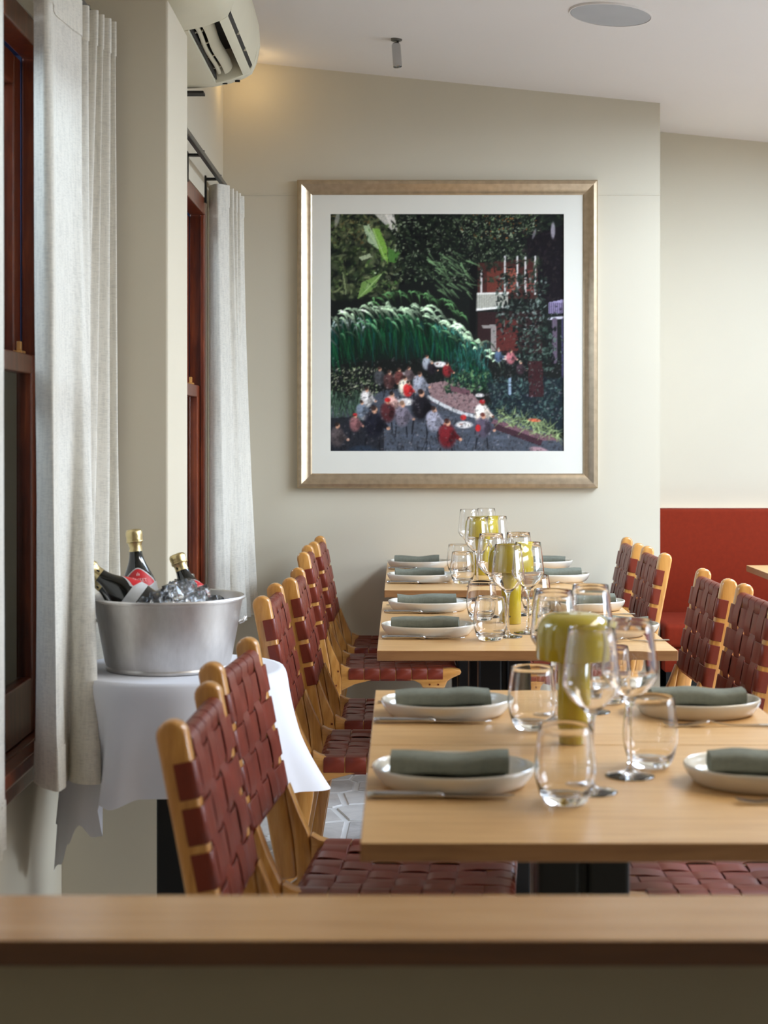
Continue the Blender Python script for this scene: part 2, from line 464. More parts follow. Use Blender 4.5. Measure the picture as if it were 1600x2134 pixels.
# ------------------------------------------------------------------ furniture: chair
TOPX, K = -0.325, 0.193
UU = Vector((-K, 0, 1)).normalized(); NN = Vector((1, 0, K)).normalized()
B0 = Vector((TOPX + K * 0.867, 0, 0))                 # foot of the raked back line at z = 0
def bp(u_z, y, n):                                    # point on the raked back: height z, across y, n in front
    return Vector((TOPX + K * (0.867 - u_z), y, u_z)) + NN * n
SW = 0.178                                            # half spacing of the stiles

SD = .018
WV = ((-.40, .62), (-.22, 1.0), (0, 1.05), (.22, 1.0), (.40, .62))   # strap profile over one crossing
def make_chair():
    t = thing('dining_chair', '', 'chair', (0, 0, 0), 0, 'woven leather dining chairs')
    sy = 0.018
    for s in (-1, 1):
        # back post: rounded top, raked, running down behind the rear leg
        out = []
        d = 0.023
        for k in range(9):
            a = PI * k / 8
            c = bp(0.846, 0, 0); p = c + NN * (d * math.cos(a)) + UU * (d * 0.95 * math.sin(a)); out.append((p.x, p.z))
        for z, dd in ((0.70, .023), (0.56, .0235), (0.46, .026), (0.38, .024)):
            p = bp(z, 0, -dd); out.append((p.x, p.z))
        for z, dd in ((0.38, .014), (0.46, .022), (0.56, .023), (0.70, .023)):
            p = bp(z, 0, dd); out.append((p.x, p.z))
        obj('back_post', MB().prism(out, s * SW - sy, s * SW + sy), M['teak'], t, 40, 0.0075, 3)
        # rear leg, laid against the front of the post and tapering up into it
        leg = [(-.285, 0), (-.247, 0), (-.215, .20), (-.188, .352), (-.186, .412), (-.194, .472), (-.216, .52), (-.236, .572)]
        leg += [(bp(.56, 0, .0235).x, .56), (bp(.46, 0, .0225).x, .46), (bp(.38, 0, .0145).x, .38), (-.243, .36), (-.26, .2)]
        obj('leg', MB().prism(leg, s * SW - sy, s * SW + sy), M['teak'], t, 40, 0.004)
        # side rail with flared ends and a front horn
        rail = [(-.188, .395), (-.19, .49), (-.172, .480), (-.15, .474), (.0, .470), (.17, .472), (.205, .474), (.232, .470), (.238, .461),
                (.232, .452), (.205, .440), (.186, .427), (.178, .405), (.10, .405), (.092, .420), (.07, .431), (0, .436), (-.08, .433), (-.14, .418)]
        rail = [(x, z - SD) for x, z in rail]
        sr = obj('side_rail', MB().prism(rail, s * SW - sy, s * SW + sy), M['teak_rail'], t, 40, 0.005)
        fleg = [(.100, .404 - SD), (.178, .404 - SD), (.172, .36), (.168, .20), (.172, 0), (.138, 0), (.126, .20), (.112, .36)]
        obj('leg', MB().prism(fleg, s * SW - sy * .95, s * SW + sy * .95), M['teak'], t, 40, 0.005)
        for bx, bz in ((-.198, .465), (-.205, .415), (.125, .418), (.155, .418)):
            m = MB().tube([(bx, s * (SW + sy - .001), bz - SD), (bx, s * (SW + sy + .0012), bz - SD)], .0035, 8)
            obj('screw_plug', m, M['mahogany'], t)
    iy = SW - sy
    for nm, z, rr in (('top_rail', .826, .012), ('bottom_rail', .562, .011)):
        a = bp(z, -iy, .006); b = bp(z, iy, .006)
        obj(nm, MB().tube([a, (a + b) / 2, b], rr, 10), M['teak'], t, 60)
    obj('seat_rail', MB().tube([(-.155, -iy, .455 - SD), (-.155, iy, .455 - SD)], .012, 10), M['teak'], t, 60)
    obj('seat_rail', MB().tube([(.214, -iy, .455 - SD), (.214, iy, .455 - SD)], .012, 10), M['teak'], t, 60)
    # back straps: four across, six upright
    NV, NH = 5, 4
    vy = [(-iy + .002) + (2 * iy - .004) * (i + .5) / NV for i in range(NV)]
    hz = [0.780 - .0655 * j for j in range(NH)]
    amp = .0031; bow = lambda y: -.004 * (1 - (y / iy) ** 2)
    for j in range(NH):
        pts = []
        yo = SW + sy + .0016
        pts += [bp(hz[j], -yo, -.004), bp(hz[j], -yo, .012), bp(hz[j], -yo, .0215), bp(hz[j], -yo + .0035, .0252), bp(hz[j], -SW, .0255), bp(hz[j], -iy - .002, .0245)]
        for i in range(NV):
            s_ = 1 if (i + j) % 2 else -1
            for u, g in WV: q = u * 2 * iy / NV; pts.append(bp(hz[j], vy[i] + q, .0235 + s_ * amp * g + bow(vy[i] + q)))
        pts += [bp(hz[j], iy + .002, .0245), bp(hz[j], SW, .0255), bp(hz[j], yo - .0035, .0252), bp(hz[j], yo, .0215), bp(hz[j], yo, .012), bp(hz[j], yo, -.004)]
        obj('back_strap', MB().ribbon(pts, UU, .054, .0026), M['leather'], t, 50)
    for i in range(NV):
        y = vy[i]; pts = []
        pts += [bp(.770, y, -.011), bp(.805, y, -.0105), bp(.826, y, -.0100), bp(.838, y, -.005), bp(.843, y, .006), bp(.8405, y, .016), bp(.831, y, .0225), bp(.815, y, .0240 + bow(y))]
        for j in range(NH):
            s_ = -1 if (i + j) % 2 else 1
            for u, g in WV: pts.append(bp(hz[j] - u * .0655, y, .0235 + s_ * amp * g + bow(y)))
        pts += [bp(.557, y, .021), bp(.5485, y, .014), bp(.5465, y, .004), bp(.552, y, -.007), bp(.565, y, -.0105), bp(.60, y, -.011)]
        obj('back_strap', MB().ribbon(pts, (0, 1, 0), 2 * iy / NV - .0055, .0026), M['leather'], t, 50)
    # seat straps: six from side to side, six from front to back
    NX, NS = 6, 6
    sx = [-.155 + .056 * i + .020 for i in range(NX)]
    vy = [(-iy + .002) + (2 * iy - .004) * (i + .5) / NS for i in range(NS)]
    sag = lambda x, y: -.012 * (1 - (y / iy) ** 2) * (1 - ((x - .01) / .19) ** 2)
    for i in range(NX):
        x = sx[i]; yo = SW + sy + .0016
        zt = .4755
        pts = [(x, -yo + .010, .4305), (x, -yo, .438), (x, -yo, .465), (x, -yo + .0035, zt - .002), (x, -SW, zt), (x, -iy - .002, zt)]
        for j in range(NS):
            s_ = 1 if (i + j) % 2 else -1
            for u, g in WV: q = u * 2 * iy / NS; pts.append((x, vy[j] + q, .4715 + s_ * amp * g + sag(x, vy[j] + q)))
        pts += [(x, iy + .002, zt), (x, SW, zt), (x, yo - .0035, zt - .002), (x, yo, .465), (x, yo, .438), (x, yo - .010, .4305)]
        pts = [(a, b_, c_ - SD) for a, b_, c_ in pts]
        obj('seat_strap', MB().ribbon(pts, (-1, 0, 0), .0535, .0026), M['leather'], t, 50)
    for j in range(NS):
        y = vy[j]
        pts = [(-.13, y, .442), (-.166, y, .442), (-.1745, y, .452), (-.173, y, .462), (-.163, y, .4685)]
        for i in range(NX):
            s_ = -1 if (i + j) % 2 else 1
            for u, g in WV: pts.append((sx[i] + u * .056, y, .4715 + s_ * amp * g + sag(sx[i] + u * .056, y)))
        pts += [(.200, y, .4705), (.218, y, .4675), (.2265, y, .461), (.2275, y, .452), (.219, y, .442), (.19, y, .442)]
        pts = [(a, b_, c_ - SD) for a, b_, c_ in pts]
        obj('seat_strap', MB().ribbon(pts, (0, 1, 0), 2 * iy / NS - .004, .0026), M['leather'], t, 50)
    return t

ORD = ['first', 'second', 'third', 'fourth', 'fifth', 'sixth']
chair0 = make_chair()
LCH = [(-.006, 2.49, -1.5), (-.009, 3.06, -5), (-.034, 4.28, -1), (-.002, 4.81, 0), (-.028, 5.84, 1), (-.016, 6.38, -1)]
RCH = [None, (.615, 3.06, 0), (.640, 4.26, 2), (.618, 4.775, 1), (.600, 5.78, 1), (.590, 6.31, -1)]
first = True
for i, (x, y, a) in enumerate(LCH):
    lab = 'woven oxblood leather chair on the left side, %s from the foreground ledge' % ORD[i]
    if first: chair0.location = (x, y, 0); chair0.rotation_euler = (0, 0, R(a)); chair0['label'] = lab; first = False
    else: dup(chair0, (x, y, 0), R(a), lab)
for i, c in enumerate(RCH):
    if c is None: continue
    dup(chair0, (c[0], c[1], 0), PI + R(c[2]), 'woven oxblood leather chair on the right side, facing the left chair %s from the ledge' % ORD[i])

# ------------------------------------------------------------------ tables
TH, TT = 0.75, 0.025
TX0, TX1 = -0.0535, 0.697
def make_table(y0, y1, label, x0=TX0, x1=TX1, cx=0.27):
    xm, ym = (x0 + x1) / 2, (y0 + y1) / 2
    t = thing('dining_table', label, 'table', (xm, ym, 0), 0, 'oak dining tables')
    top = obj('tabletop', MB().box(x0 - xm, x1 - xm, y0 - ym, y1 - ym, TH - TT, TH), M['oak'], t, None, 0.0018)
    top.data.materials.append(M['oak_edge'])
    for p in top.data.polygons:
        if abs(p.normal.z) < 0.5: p.material_index = 1
    c = cx - xm
    for s in (-1, 1):                                 # twin fluted black columns
        obj('column', MB().box(c + s * .037 - .031, c + s * .037 + .031, -.045, .045, .02, TH - TT - .008), M['black'], t, None, .006)
    obj('column_rib', MB().box(c - .012, c + .012, -.03, .03, .02, TH - TT - .008), M['black'], t, None, .002)
    obj('top_plate', MB().box(c - .16, c + .16, -.16, .16, TH - TT - .008, TH - TT), M['black'], t)
    obj('base_plate', MB().box(c - .2, c + .2, -.2, .2, 0, .012).box(c - .09, c + .09, -.06, .06, .012, .02), M['black'], t, None, .003)
    return t
TY = [(2.078, 2.736), (2.739, 3.326), (3.934, 4.518), (4.521, 5.10), (5.47, 6.068), (6.071, 6.672)]
TL = ['light oak table nearest the ledge, first of the front pair', 'light oak table second from the ledge, back half of the front pair',
      'light oak table third from the ledge, front half of the middle pair', 'light oak table fourth from the ledge, back half of the middle pair',
      'light oak table fifth from the ledge, front half of the far pair', 'light oak table sixth from the ledge, against the back wall']
TXR = [(TX0, TX1)] * 2 + [(-.0598, .681)] * 2 + [(-.058, .657)] * 2
for q, ((a, b), l) in enumerate(zip(TY, TL)): make_table(a, b, l, TXR[q][0], TXR[q][1], .315 if q == 1 else .27)
make_table(5.85, 6.52, 'light oak table in front of the rust velvet banquette', 1.406, 2.10, 1.75)

# ------------------------------------------------------------------ table settings
def make_plate():
    prof = [(0, .003), (.098, .003), (.100, 0), (.106, 0), (.1105, .003), (.1165, .010), (.1215, .0185), (.1240, .0255), (.1236, .0285), (.1218, .0297), (.1196, .0286), (.1175, .0215),
            (.1115, .0125), (.102, .0082), (.080, .0072), (0, .0068)]
    return obj('plate', MB().lathe(prof, 56, 1.0, .84, wob=.006), M['plate'], None, 60)
def make_napkin(sd=0.0, sg=.0022):
    t = thing('napkin', '', 'napkin', (0, 0, 0), 0, 'folded grey green napkins')
    def roll(hy, hz, zc, L, seedv, e=3.0):
        m = MB()
        def fn(u, v):
            x = (v - .5) * L; a = 2 * PI * u
            c, s_ = math.cos(a), math.sin(a)
            y = hy * math.copysign(abs(c) ** (2 / e), c); z = hz * math.copysign(abs(s_) ** (2 / e), s_)
            w = mnoise.noise(Vector((x * 22, y * 20 + seedv, z * 30)))
            sagz = sg * math.cos(v * 2 * PI + sd * .35) + .0016 * mnoise.noise(Vector((x * 14, sd, 3))) if s_ > 0 else 0
            return (x + .002 * w * (1 if abs(v - .5) > .45 else 0), y * (1 + .05 * w), zc + z * (1 + .10 * w) + sagz + .0012 * math.sin(x * 60 + seedv))
        m.grid(28, 26, fn, True)
        n = len(m.v)
        for j, flip in ((0, True), (25, False)):     # recessed spiral end
            ring = [j * 28 + i for i in range(28)]
            inner = []
            cx = m.v[j * 28][0]
            for i in ring:
                p = m.v[i]; inner.append(len(m.v)); m.v.append((p[0] + (.004 if j == 0 else -.004), p[1] * .72, zc + (p[2] - zc) * .62))
            for k in range(28):
                m.f.append((ring[k], ring[(k + 1) % 28], inner[(k + 1) % 28], inner[k]))
            m.f.append(tuple(inner))
        return m
    obj('rolled_fold', roll(.036, .0148, .0245, .178, 3.1 + sd), M['napkin'], t, 60)
    obj('lower_fold', roll(.043, .0045, .0050, .170, 9.7 + sd, 5.0), M['napkin'], t, 60)
    return t
def make_knife():
    t = thing('knife', '', 'knife', (0, 0, 0), 0, 'table knives')
    obj('handle', MB().tube([(-.105, 0, .006), (-.1035, 0, .006), (-.09, 0, .006), (-.03, 0, .006), (-.006, 0, .006), (-.003, 0, .006), (0, 0, .006), (.006, 0, .005), (.009, 0, .005)],
                            [.002, .0050, .0058, .0046, .0040, .0056, .0060, .0048, .003], 10), M['steel'], t, 60)
    bl = [(.008, -.003), (.03, -.008), (.08, -.009), (.10, -.006), (.112, .004), (.09, .0045), (.008, .004)]
    n = len(bl)
    m = MB().add([(x, y, .004) for x, y in bl] + [(x, y, .0056) for x, y in bl], [tuple(range(n - 1, -1, -1)), tuple(range(n, 2 * n))] + [(i, (i + 1) % n, (i + 1) % n + n, i + n) for i in range(n)])
    obj('blade', m, M['steel'], t)
    return t
def make_fork():
    t = thing('fork', '', 'fork', (0, 0, 0), 0, 'table forks')
    def cz(x):                                        # side curve of the fork
        if x < .03: return .003 + .008 * max(0, (x + .02) / .05) ** 2
        k = (x - .03) / .08
        return .011 - .009 * math.sin(k * PI * .62) + .014 * max(0, k - .55) ** 1.3
    m = MB()
    xs = [-.10 + .13 * i / 12 for i in range(13)]
    ws = [.0055, .006, .0058, .005, .0044, .0038, .0034, .003, .0028, .0027, .0028, .003, .004]
    def strip(xs, ys0, ys1):
        vs = []; fs = []
        for x, a, b in zip(xs, ys0, ys1):
            z = cz(x); vs += [(x, a, z), (x, b, z), (x, b, z + .0022), (x, a, z + .0022)]
        n = len(xs)
        for i in range(n - 1):
            for k in range(4): fs.append((i * 4 + k, i * 4 + (k + 1) % 4, (i + 1) * 4 + (k + 1) % 4, (i + 1) * 4 + k))
        fs += [(3, 2, 1, 0), (4 * n - 4, 4 * n - 3, 4 * n - 2, 4 * n - 1)]
        return vs, fs
    m.add(*strip(xs, [-w for w in ws], ws))
    obj('handle', m, M['steel'], t, 40)
    m = MB(); x2 = [.03 + .03 * i / 6 for i in range(7)]; w2 = [.004, .0075, .0100, .0112, .0116, .0118, .0118]
    m.add(*strip(x2, [-w for w in w2], w2)); obj('neck', m, M['steel'], t, 40)
    for q in range(4):
        yc = -.0094 + .00627 * q; x3 = [.06 + .048 * i / 6 for i in range(7)]
        wd = [.0022, .002, .0019, .0018, .0016, .0014, .0008]
        m = MB(); m.add(*strip(x3, [yc - w for w in wd], [yc + w for w in wd])); obj('tine', m, M['steel'], t, 40)
    return t
def dense(prof, n=3):                                  # rounder profile: Catmull-Rom between the listed points
    out = []
    for i in range(len(prof) - 1):
        p = [Vector(prof[max(0, min(len(prof) - 1, i + k))]) for k in (-1, 0, 1, 2)]
        sharp = (p[2] - p[1]).length < .0016
        for k in range(1 if sharp else n):
            t = k / n
            q = .5 * ((2 * p[1]) + (p[2] - p[0]) * t + (2 * p[0] - 5 * p[1] + 4 * p[2] - p[3]) * t * t + (3 * p[1] - p[0] - 3 * p[2] + p[3]) * t ** 3)
            li = p[1].lerp(p[2], t); q = li.lerp(q, .6)
            out.append((max(0, q.x), q.y))
    out.append(prof[-1]); return out
def make_tumbler():
    prof = [(0, .0015), (.022, .0015), (.027, 0), (.031, .003), (.0375, .015), (.0428, .036), (.0442, .050), (.0428, .072), (.0375, .1115), (.0369, .1123), (.0363, .1115),
            (.0415, .072), (.0429, .050), (.0414, .036), (.0355, .019), (.026, .0135), (0, .0120)]
    return obj('tumbler', MB().lathe(dense(prof), 44), M['glass'], None, 34)
def make_wine():
    prof = [(0, .0005), (.030, .0005), (.0375, 0), (.0382, .0010), (.036, .0022), (.020, .0045), (.008, .0085), (.0045, .016), (.0036, .045), (.0036, .085), (.0045, .105), (.008, .1165), (.017, .1245),
            (.033, .1395), (.0415, .1525), (.0433, .1605), (.0412, .185), (.0343, .2425), (.0338, .2431), (.0333, .2425), (.0402, .185), (.0422, .161), (.0404, .1535), (.032, .1412), (.0165, .1268), (.006, .1215), (0, .1205)]
    return obj('wine_glass', MB().lathe(dense(prof), 44), M['glass'], None, 34)

napkins = [make_napkin(0, .0026), make_napkin(4.4, .0016), make_napkin(7.7, .0008)]
plate0, knife0, fork0, tumbler0, wine0 = make_plate(), make_knife(), make_fork(), make_tumbler(), make_wine()
used = set()
def place(o, x, y, z, rz, label, cat, group):
    if o not in used:
        used.add(o); o.location = (x, y, z); o.rotation_euler = (0, 0, rz); tag(o, label, cat, group); return o
    return dup(o, (x, y, z), rz, label, group)

EPS = 0.0006
PLY = [2.43, 3.04, 4.25, 4.85, 5.80, 6.40]
PLX = [.079, .085, .070, .083, .072, .068]
TUM = [[(.236, 2.305), (.236, 2.885), (.230, 4.135), (.230, 4.58), (.219, 5.72), (.218, 6.11)], [(.3985, 2.56), (.412, 3.17), (.398, 4.34), (.402, 4.77), (.392, 5.80), (.395, 6.33)]]
WIN = [[(.2825, 2.375), (.282, 2.955), (.280, 4.20), (.262, 4.66), (.266, 5.60), (.262, 6.18)], [(.355, 2.485), (.362, 3.06), (.339, 4.28), (.345, 4.71), (.338, 5.66), (.332, 6.26)]]
for r in range(6):
    row = 'the %s table from the ledge' % ORD[r]
    for s in (0, 1):
        side = ('left', 'right')[s]
        x = PLX[r] if s == 0 else .555 + .004 * ((r * 7) % 3)
        y = PLY[r] + (0 if s == 0 else .01)
        place(plate0, x, y, TH + EPS, R(4 * ((r * 5 + s) % 3 - 1)), 'cream oval plate under a napkin on the %s of %s' % (side, row), 'plate', 'cream oval plates')
        place(napkins[(r * 2 + s * 2 + r // 2) % 3], x - (.006 if s == 0 else -.004), y, TH + EPS + .0075, R((-2, 3, -4, 1, 2, -1)[r] + (0 if s == 0 else 182 - 5)), 'folded grey green napkin on the %s plate of %s' % (side, row), 'napkin', 'folded grey green napkins')
        ky = y - .100 if s == 0 else y + .125
        fy = y + .125 if s == 0 else y - .140
        kx = .054 if s == 0 else .585
        place(knife0, kx, ky, TH + EPS - .0001, R(0 if s == 0 else 180), 'steel knife beside the plate on the %s of %s' % (side, row), 'knife', 'table knives')
        place(fork0, .054 if s == 0 else .590, fy, TH + EPS - .002, R(0 if s == 0 else 180), 'steel fork beside the plate on the %s of %s' % (side, row), 'fork', 'table forks')
        tx, ty = TUM[s][r]
        place(tumbler0, tx, ty, TH + EPS, 0, 'stemless water tumbler on the %s of %s' % (side, row), 'tumbler', 'clear water tumblers')
        wx, wy = WIN[s][r]
        place(wine0, wx, wy, TH + EPS, 0, 'stemmed wine glass on the %s of %s' % (side, row), 'wine glass', 'stemmed wine glasses')

def make_lamp():
    t = thing('table_lamp', '', 'lamp', (0, 0, 0), 0, 'mustard mushroom lamps')
    obj('stem', MB().lathe([(0, 0), (.0272, 0), (.0280, .001), (.0280, .150), (.024, .156), (0, .156)], 40), M['lamp'], t, 40)
    obj('lamp_shade', MB().lathe([(0, .2235), (.030, .2232), (.044, .2205), (.0545, .2135), (.0612, .2025), (.0645, .186), (.0652, .150), (.0645, .1455), (.0625, .1455), (.0618, .150), (.0615, .186), (.058, .200), (.050, .210), (.03, .2185), (0, .219)], 48), M['lamp'], t, 50)
    obj('diffuser', MB().lathe([(.0, .162), (.0612, .162), (.0612, .158), (.0, .158)], 40), M['diffuser'], t, 40)
    obj('switch', MB().tube([(-.006, -.0272, .022), (-.006, -.0288, .022)], .0024, 10), M['black'], t)
    return t
lamp0 = make_lamp()
for q, (x, y, l) in enumerate([(.297, 2.755, 'mustard yellow mushroom lamp on the front pair of tables, largest in view'),
                               (.309, 4.50, 'mustard yellow mushroom lamp on the middle pair of tables'),
                               (.306, 6.07, 'mustard yellow mushroom lamp on the far pair of tables by the wall')]):
    place(lamp0, x, y, TH + EPS, 0, l, 'lamp', 'mustard mushroom lamps')

# ------------------------------------------------------------------ banquette
bq = thing('banquette', 'rust orange velvet banquette against the recessed right wall', 'banquette', (2.2, 7.0, 0))
bx0, bx1 = XC + .006 - 2.2, 3.9 - 2.2
obj('backrest', MB().box(bx0, bx1, .09, .22, .44, .952), M['velvet'], bq, 40, .012, 3)
obj('seat_cushion', MB().box(bx0, bx1, -.40, .09, .40, .498), M['velvet'], bq, 40, .022, 4)
obj('seat_base', MB().box(bx0, bx1, -.39, .22, .30, .398), M['velvet'], bq, 40, .006)
obj('plinth', MB().box(bx0 + .02, bx1, -.31, .20, 0, .30), M['black'], bq)
led = MB().box(bx0, bx1, .228, .238, .930, .940)
m, nt, b = new_mat('warm_led'); b.inputs['Emission Color'].default_value = (1, .82, .58, 1); b.inputs['Emission Strength'].default_value = 3.0
M['led'] = m
obj('light_strip', led, M['led'], bq)

# ------------------------------------------------------------------ framed picture
FX0, FX1 = pt(620, 0, YB)[0], pt(1244, 0, YB)[0]
FZ1, FZ0 = pt(0, 377, YB)[2], pt(0, 1017, YB)[2]
fcx, fcz = (FX0 + FX1) / 2, (FZ0 + FZ1) / 2
hw_, hh_ = (FX1 - FX0) / 2, (FZ1 - FZ0) / 2
art = thing('framed_picture', 'large framed courtyard garden photograph on the back wall', 'picture', (fcx, YB, fcz))
prof = [(0, 0), (0, -.026), (.006, -.034), (.018, -.036), (.026, -.031), (.036, -.024), (.050, -.021), (.056, -.020), (.061, -.016), (.061, 0)]  # (in from the edge, y)
def frame_rail(a, b, inx, inz):
    vs = []
    for (cx_, cz_), (sx_, sz_) in ((a, inx), (b, inz)):
        for d, y in prof: vs.append((cx_ + sx_ * d, y, cz_ + sz_ * d))
    n = len(prof); fs = [(i, (i + 1) % n, (i + 1) % n + n, i + n) for i in range(n)] + [tuple(range(n)), tuple(range(2 * n - 1, n - 1, -1))]
    return MB().add(vs, fs)
cor = [(-hw_, -hh_), (hw_, -hh_), (hw_, hh_), (-hw_, hh_)]
ins = [(1, 1), (-1, 1), (-1, -1), (1, -1)]
for k in range(4):
    obj('frame_rail', frame_rail(cor[k], cor[(k + 1) % 4], ins[k], ins[(k + 1) % 4]), M['frame'], art, 25)
AX0, AX1 = pt(689, 0, YB)[0] - fcx, pt(1174, 0, YB)[0] - fcx
AZ1, AZ0 = pt(0, 447, YB)[2] - fcz, pt(0, 940, YB)[2] - fcz
mm = MB(); iw, ih = hw_ - .058, hh_ - .058
for a in ((-iw, iw, AZ1, ih), (-iw, iw, -ih, AZ0), (-iw, AX0, AZ0, AZ1), (AX1, iw, AZ0, AZ1)): mm.box(a[0], a[1], -.014, -.009, a[2], a[3])
obj('mount', mm, M['mat'], art)

# the print: an invented courtyard lunch under palms, painted as flat colour cells
NW, NHH = 300, 305
def paint():
    rg = np.random.default_rng(5)
    im = np.zeros((NHH, NW, 3)); yy, xx = np.mgrid[0:NHH, 0:NW]
    SX, SY = NW / 1436.0, NHH / 1456.0                # layout units: 1436 x 1456
    def P(x, y): return (x * SX, y * SY)
    def blend(sl, mask, c, a=1.0):
        reg = im[sl]; k = (mask * a)[..., None]; reg[:] = reg * (1 - k) + np.array(c) * k
    def win(x0, x1, y0, y1):
        return (slice(max(0, int(y0) - 1), max(0, min(NHH, int(y1) + 2))), slice(max(0, int(x0) - 1), max(0, min(NW, int(x1) + 2))))
    def ell(x, y, rx, ry, c, ang=0.0, a=1.0, soft=0.35):
        x, y = P(x, y); rx *= SX; ry *= SY; rm = max(rx, ry) + 1
        sl = win(x - rm, x + rm, y - rm, y + rm)
        if sl[0].stop <= sl[0].start or sl[1].stop <= sl[1].start: return
        X = xx[sl] - x; Y = yy[sl] - y; ca, sa = math.cos(ang), math.sin(ang)
        d = np.sqrt(((X * ca + Y * sa) / max(rx, .4)) ** 2 + ((-X * sa + Y * ca) / max(ry, .4)) ** 2)
        blend(sl, np.clip((1 - d) / soft, 0, 1), c, a)
    def poly(pts, c, a=1.0):
        q = [P(*p) for p in pts]; xs = [p[0] for p in q]; ys = [p[1] for p in q]
        sl = win(min(xs), max(xs), min(ys), max(ys)); X = xx[sl]; Y = yy[sl]
        ins_ = np.zeros(X.shape, bool)
        for i in range(len(q)):
            (x1, y1), (x2, y2) = q[i], q[(i + 1) % len(q)]
            if y1 == y2: continue
            c_ = ((y1 > Y) != (y2 > Y)) & (X < (x2 - x1) * (Y - y1) / (y2 - y1) + x1); ins_ ^= c_
        blend(sl, ins_.astype(float), c, a)
    def line(x0, y0, x1, y1, w0, w1, c, a=1.0):
        (x0, y0), (x1, y1) = P(x0, y0), P(x1, y1); w0 *= SX; w1 *= SX; w = max(w0, w1) + 1
        sl = win(min(x0, x1) - w, max(x0, x1) + w, min(y0, y1) - w, max(y0, y1) + w)
        if sl[0].stop <= sl[0].start or sl[1].stop <= sl[1].start: return
        X = xx[sl] - x0; Y = yy[sl] - y0; dx, dy = x1 - x0, y1 - y0; L2 = dx * dx + dy * dy + 1e-6
        t = np.clip((X * dx + Y * dy) / L2, 0, 1); d = np.hypot(X - t * dx, Y - t * dy)
        ww = np.maximum(w0 + (w1 - w0) * t, .35)
        blend(sl, np.clip(ww + .5 - d, 0, 1), c, a)
    C = lambda r, g, b: (r, g, b)
    im[:] = (22, 24, 22)
    def leaves(n, x0, x1, y0, y1, pal, r0, r1, a0=.5, a1=1):
        for _ in range(n):
            c = np.array(pal[rg.integers(len(pal))]) * rg.uniform(.7, 1.2)
            ell(rg.uniform(x0, x1), rg.uniform(y0, y1), rg.uniform(r0, r1), rg.uniform(r0, r1) * .45, np.clip(c, 0, 255), rg.uniform(0, PI), rg.uniform(a0, a1))
    # upper left canopy, lighter and softer
    leaves(500, -20, 420, -10, 520, [C(52, 62, 38), C(70, 78, 52), C(40, 52, 34), C(30, 38, 26), C(86, 92, 66)], 14, 46, .3, .8)
    leaves(180, 0, 330, 0, 180, [C(96, 100, 66), C(120, 116, 78), C(70, 80, 52), C(90, 70, 40)], 6, 18, .4, .8)
    for p in ([(270, 0), (390, 0), (400, 120), (340, 70)], [(330, 0), (390, 0), (410, 100), (380, 110)]): poly(p, C(206, 200, 190), .8)
    ell(40, 30, 16, 60, C(150, 150, 142), .2, .7)
    leaves(240, 0, 400, 60, 480, [C(104, 118, 70), C(84, 104, 58), C(132, 140, 96), C(58, 76, 44)], 8, 22, .35, .8)
    # dark upper canopy
    leaves(1500, 380, 1440, -10, 420, [C(18, 22, 18), C(30, 38, 28), C(44, 56, 38), C(24, 30, 24), C(14, 14, 16)], 8, 26, .6, 1)
    leaves(420, 390, 1300, 0, 400, [C(96, 112, 82), C(120, 134, 104), C(72, 88, 60), C(150, 158, 132)], 4, 11, .4, .9)
    leaves(260, 800, 1260, 0, 150, [C(120, 140, 96), C(80, 104, 62), C(160, 170, 140), C(150, 92, 44)], 4, 12, .4, .9)
    leaves(300, 400, 1250, 20, 430, [C(108, 126, 92), C(140, 152, 122), C(84, 104, 72)], 6, 15, .35, .85)
    poly([(1200, 150), (1436, 60), (1436, 560), (1250, 520)], C(18, 14, 18), .85)
    leaves(200, 1180, 1436, 100, 560, [C(20, 16, 20), C(30, 24, 28), C(40, 34, 34)], 8, 26)
    ell(1365, 100, 16, 60, C(176, 168, 176), 0, .7); ell(1250, 120, 10, 40, C(130, 124, 130), .3, .6)
    # house: brick wall, posts, balcony
    poly([(900, 300), (1270, 270), (1270, 520), (900, 520)], C(64, 34, 30), .9)
    poly([(960, 330), (1060, 330), (1060, 500), (960, 500)], C(92, 46, 38))
    poly([(1080, 330), (1140, 330), (1140, 480), (1080, 480)], C(128, 66, 54)); poly([(1200, 340), (1250, 340), (1250, 470), (1200, 470)], C(104, 50, 44))
    for x in (925, 1070, 1146, 1196, 1256): line(x, 260 if x != 925 else 340, x, 490, 6, 6, C(188, 184, 180))
    leaves(160, 880, 1300, 250, 420, [C(20, 24, 20), C(34, 40, 32), C(56, 66, 50)], 8, 24, .6, 1)
    poly([(890, 490), (1090, 484), (1090, 570), (890, 590)], C(158, 156, 144)); line(890, 488, 1090, 482, 6, 6, C(206, 204, 196)); line(890, 586, 1090, 566, 7, 7, C(222, 218, 210))
    for k in range(14): line(900 + k * 14, 492, 900 + k * 14, 572, 1.5, 1.5, C(110, 110, 100), .6)
    poly([(900, 600), (1300, 590), (1300, 850), (900, 850)], C(44, 28, 28), .9); poly([(1010, 640), (1150, 640), (1150, 840), (1010, 840)], C(82, 38, 34), .9)
    poly([(925, 680), (1015, 676), (1015, 840), (985, 840), (985, 700), (935, 700)], C(150, 144, 138), .8)
    poly([(1340, 540), (1436, 520), (1436, 610), (1340, 610)], C(140, 130, 160)); 
    for k in range(8): line(1345 + k * 12, 545, 1345 + k * 12, 608, 3, 3, C(64, 54, 74))
    line(1340, 640, 1436, 632, 8, 8, C(186, 182, 192)); line(1375, 650, 1375, 900, 16, 16, C(84, 72, 84)); line(1430, 650, 1430, 1000, 12, 12, C(70, 66, 96))
    line(880, 330, 872, 720, 22, 18, C(16, 16, 16))
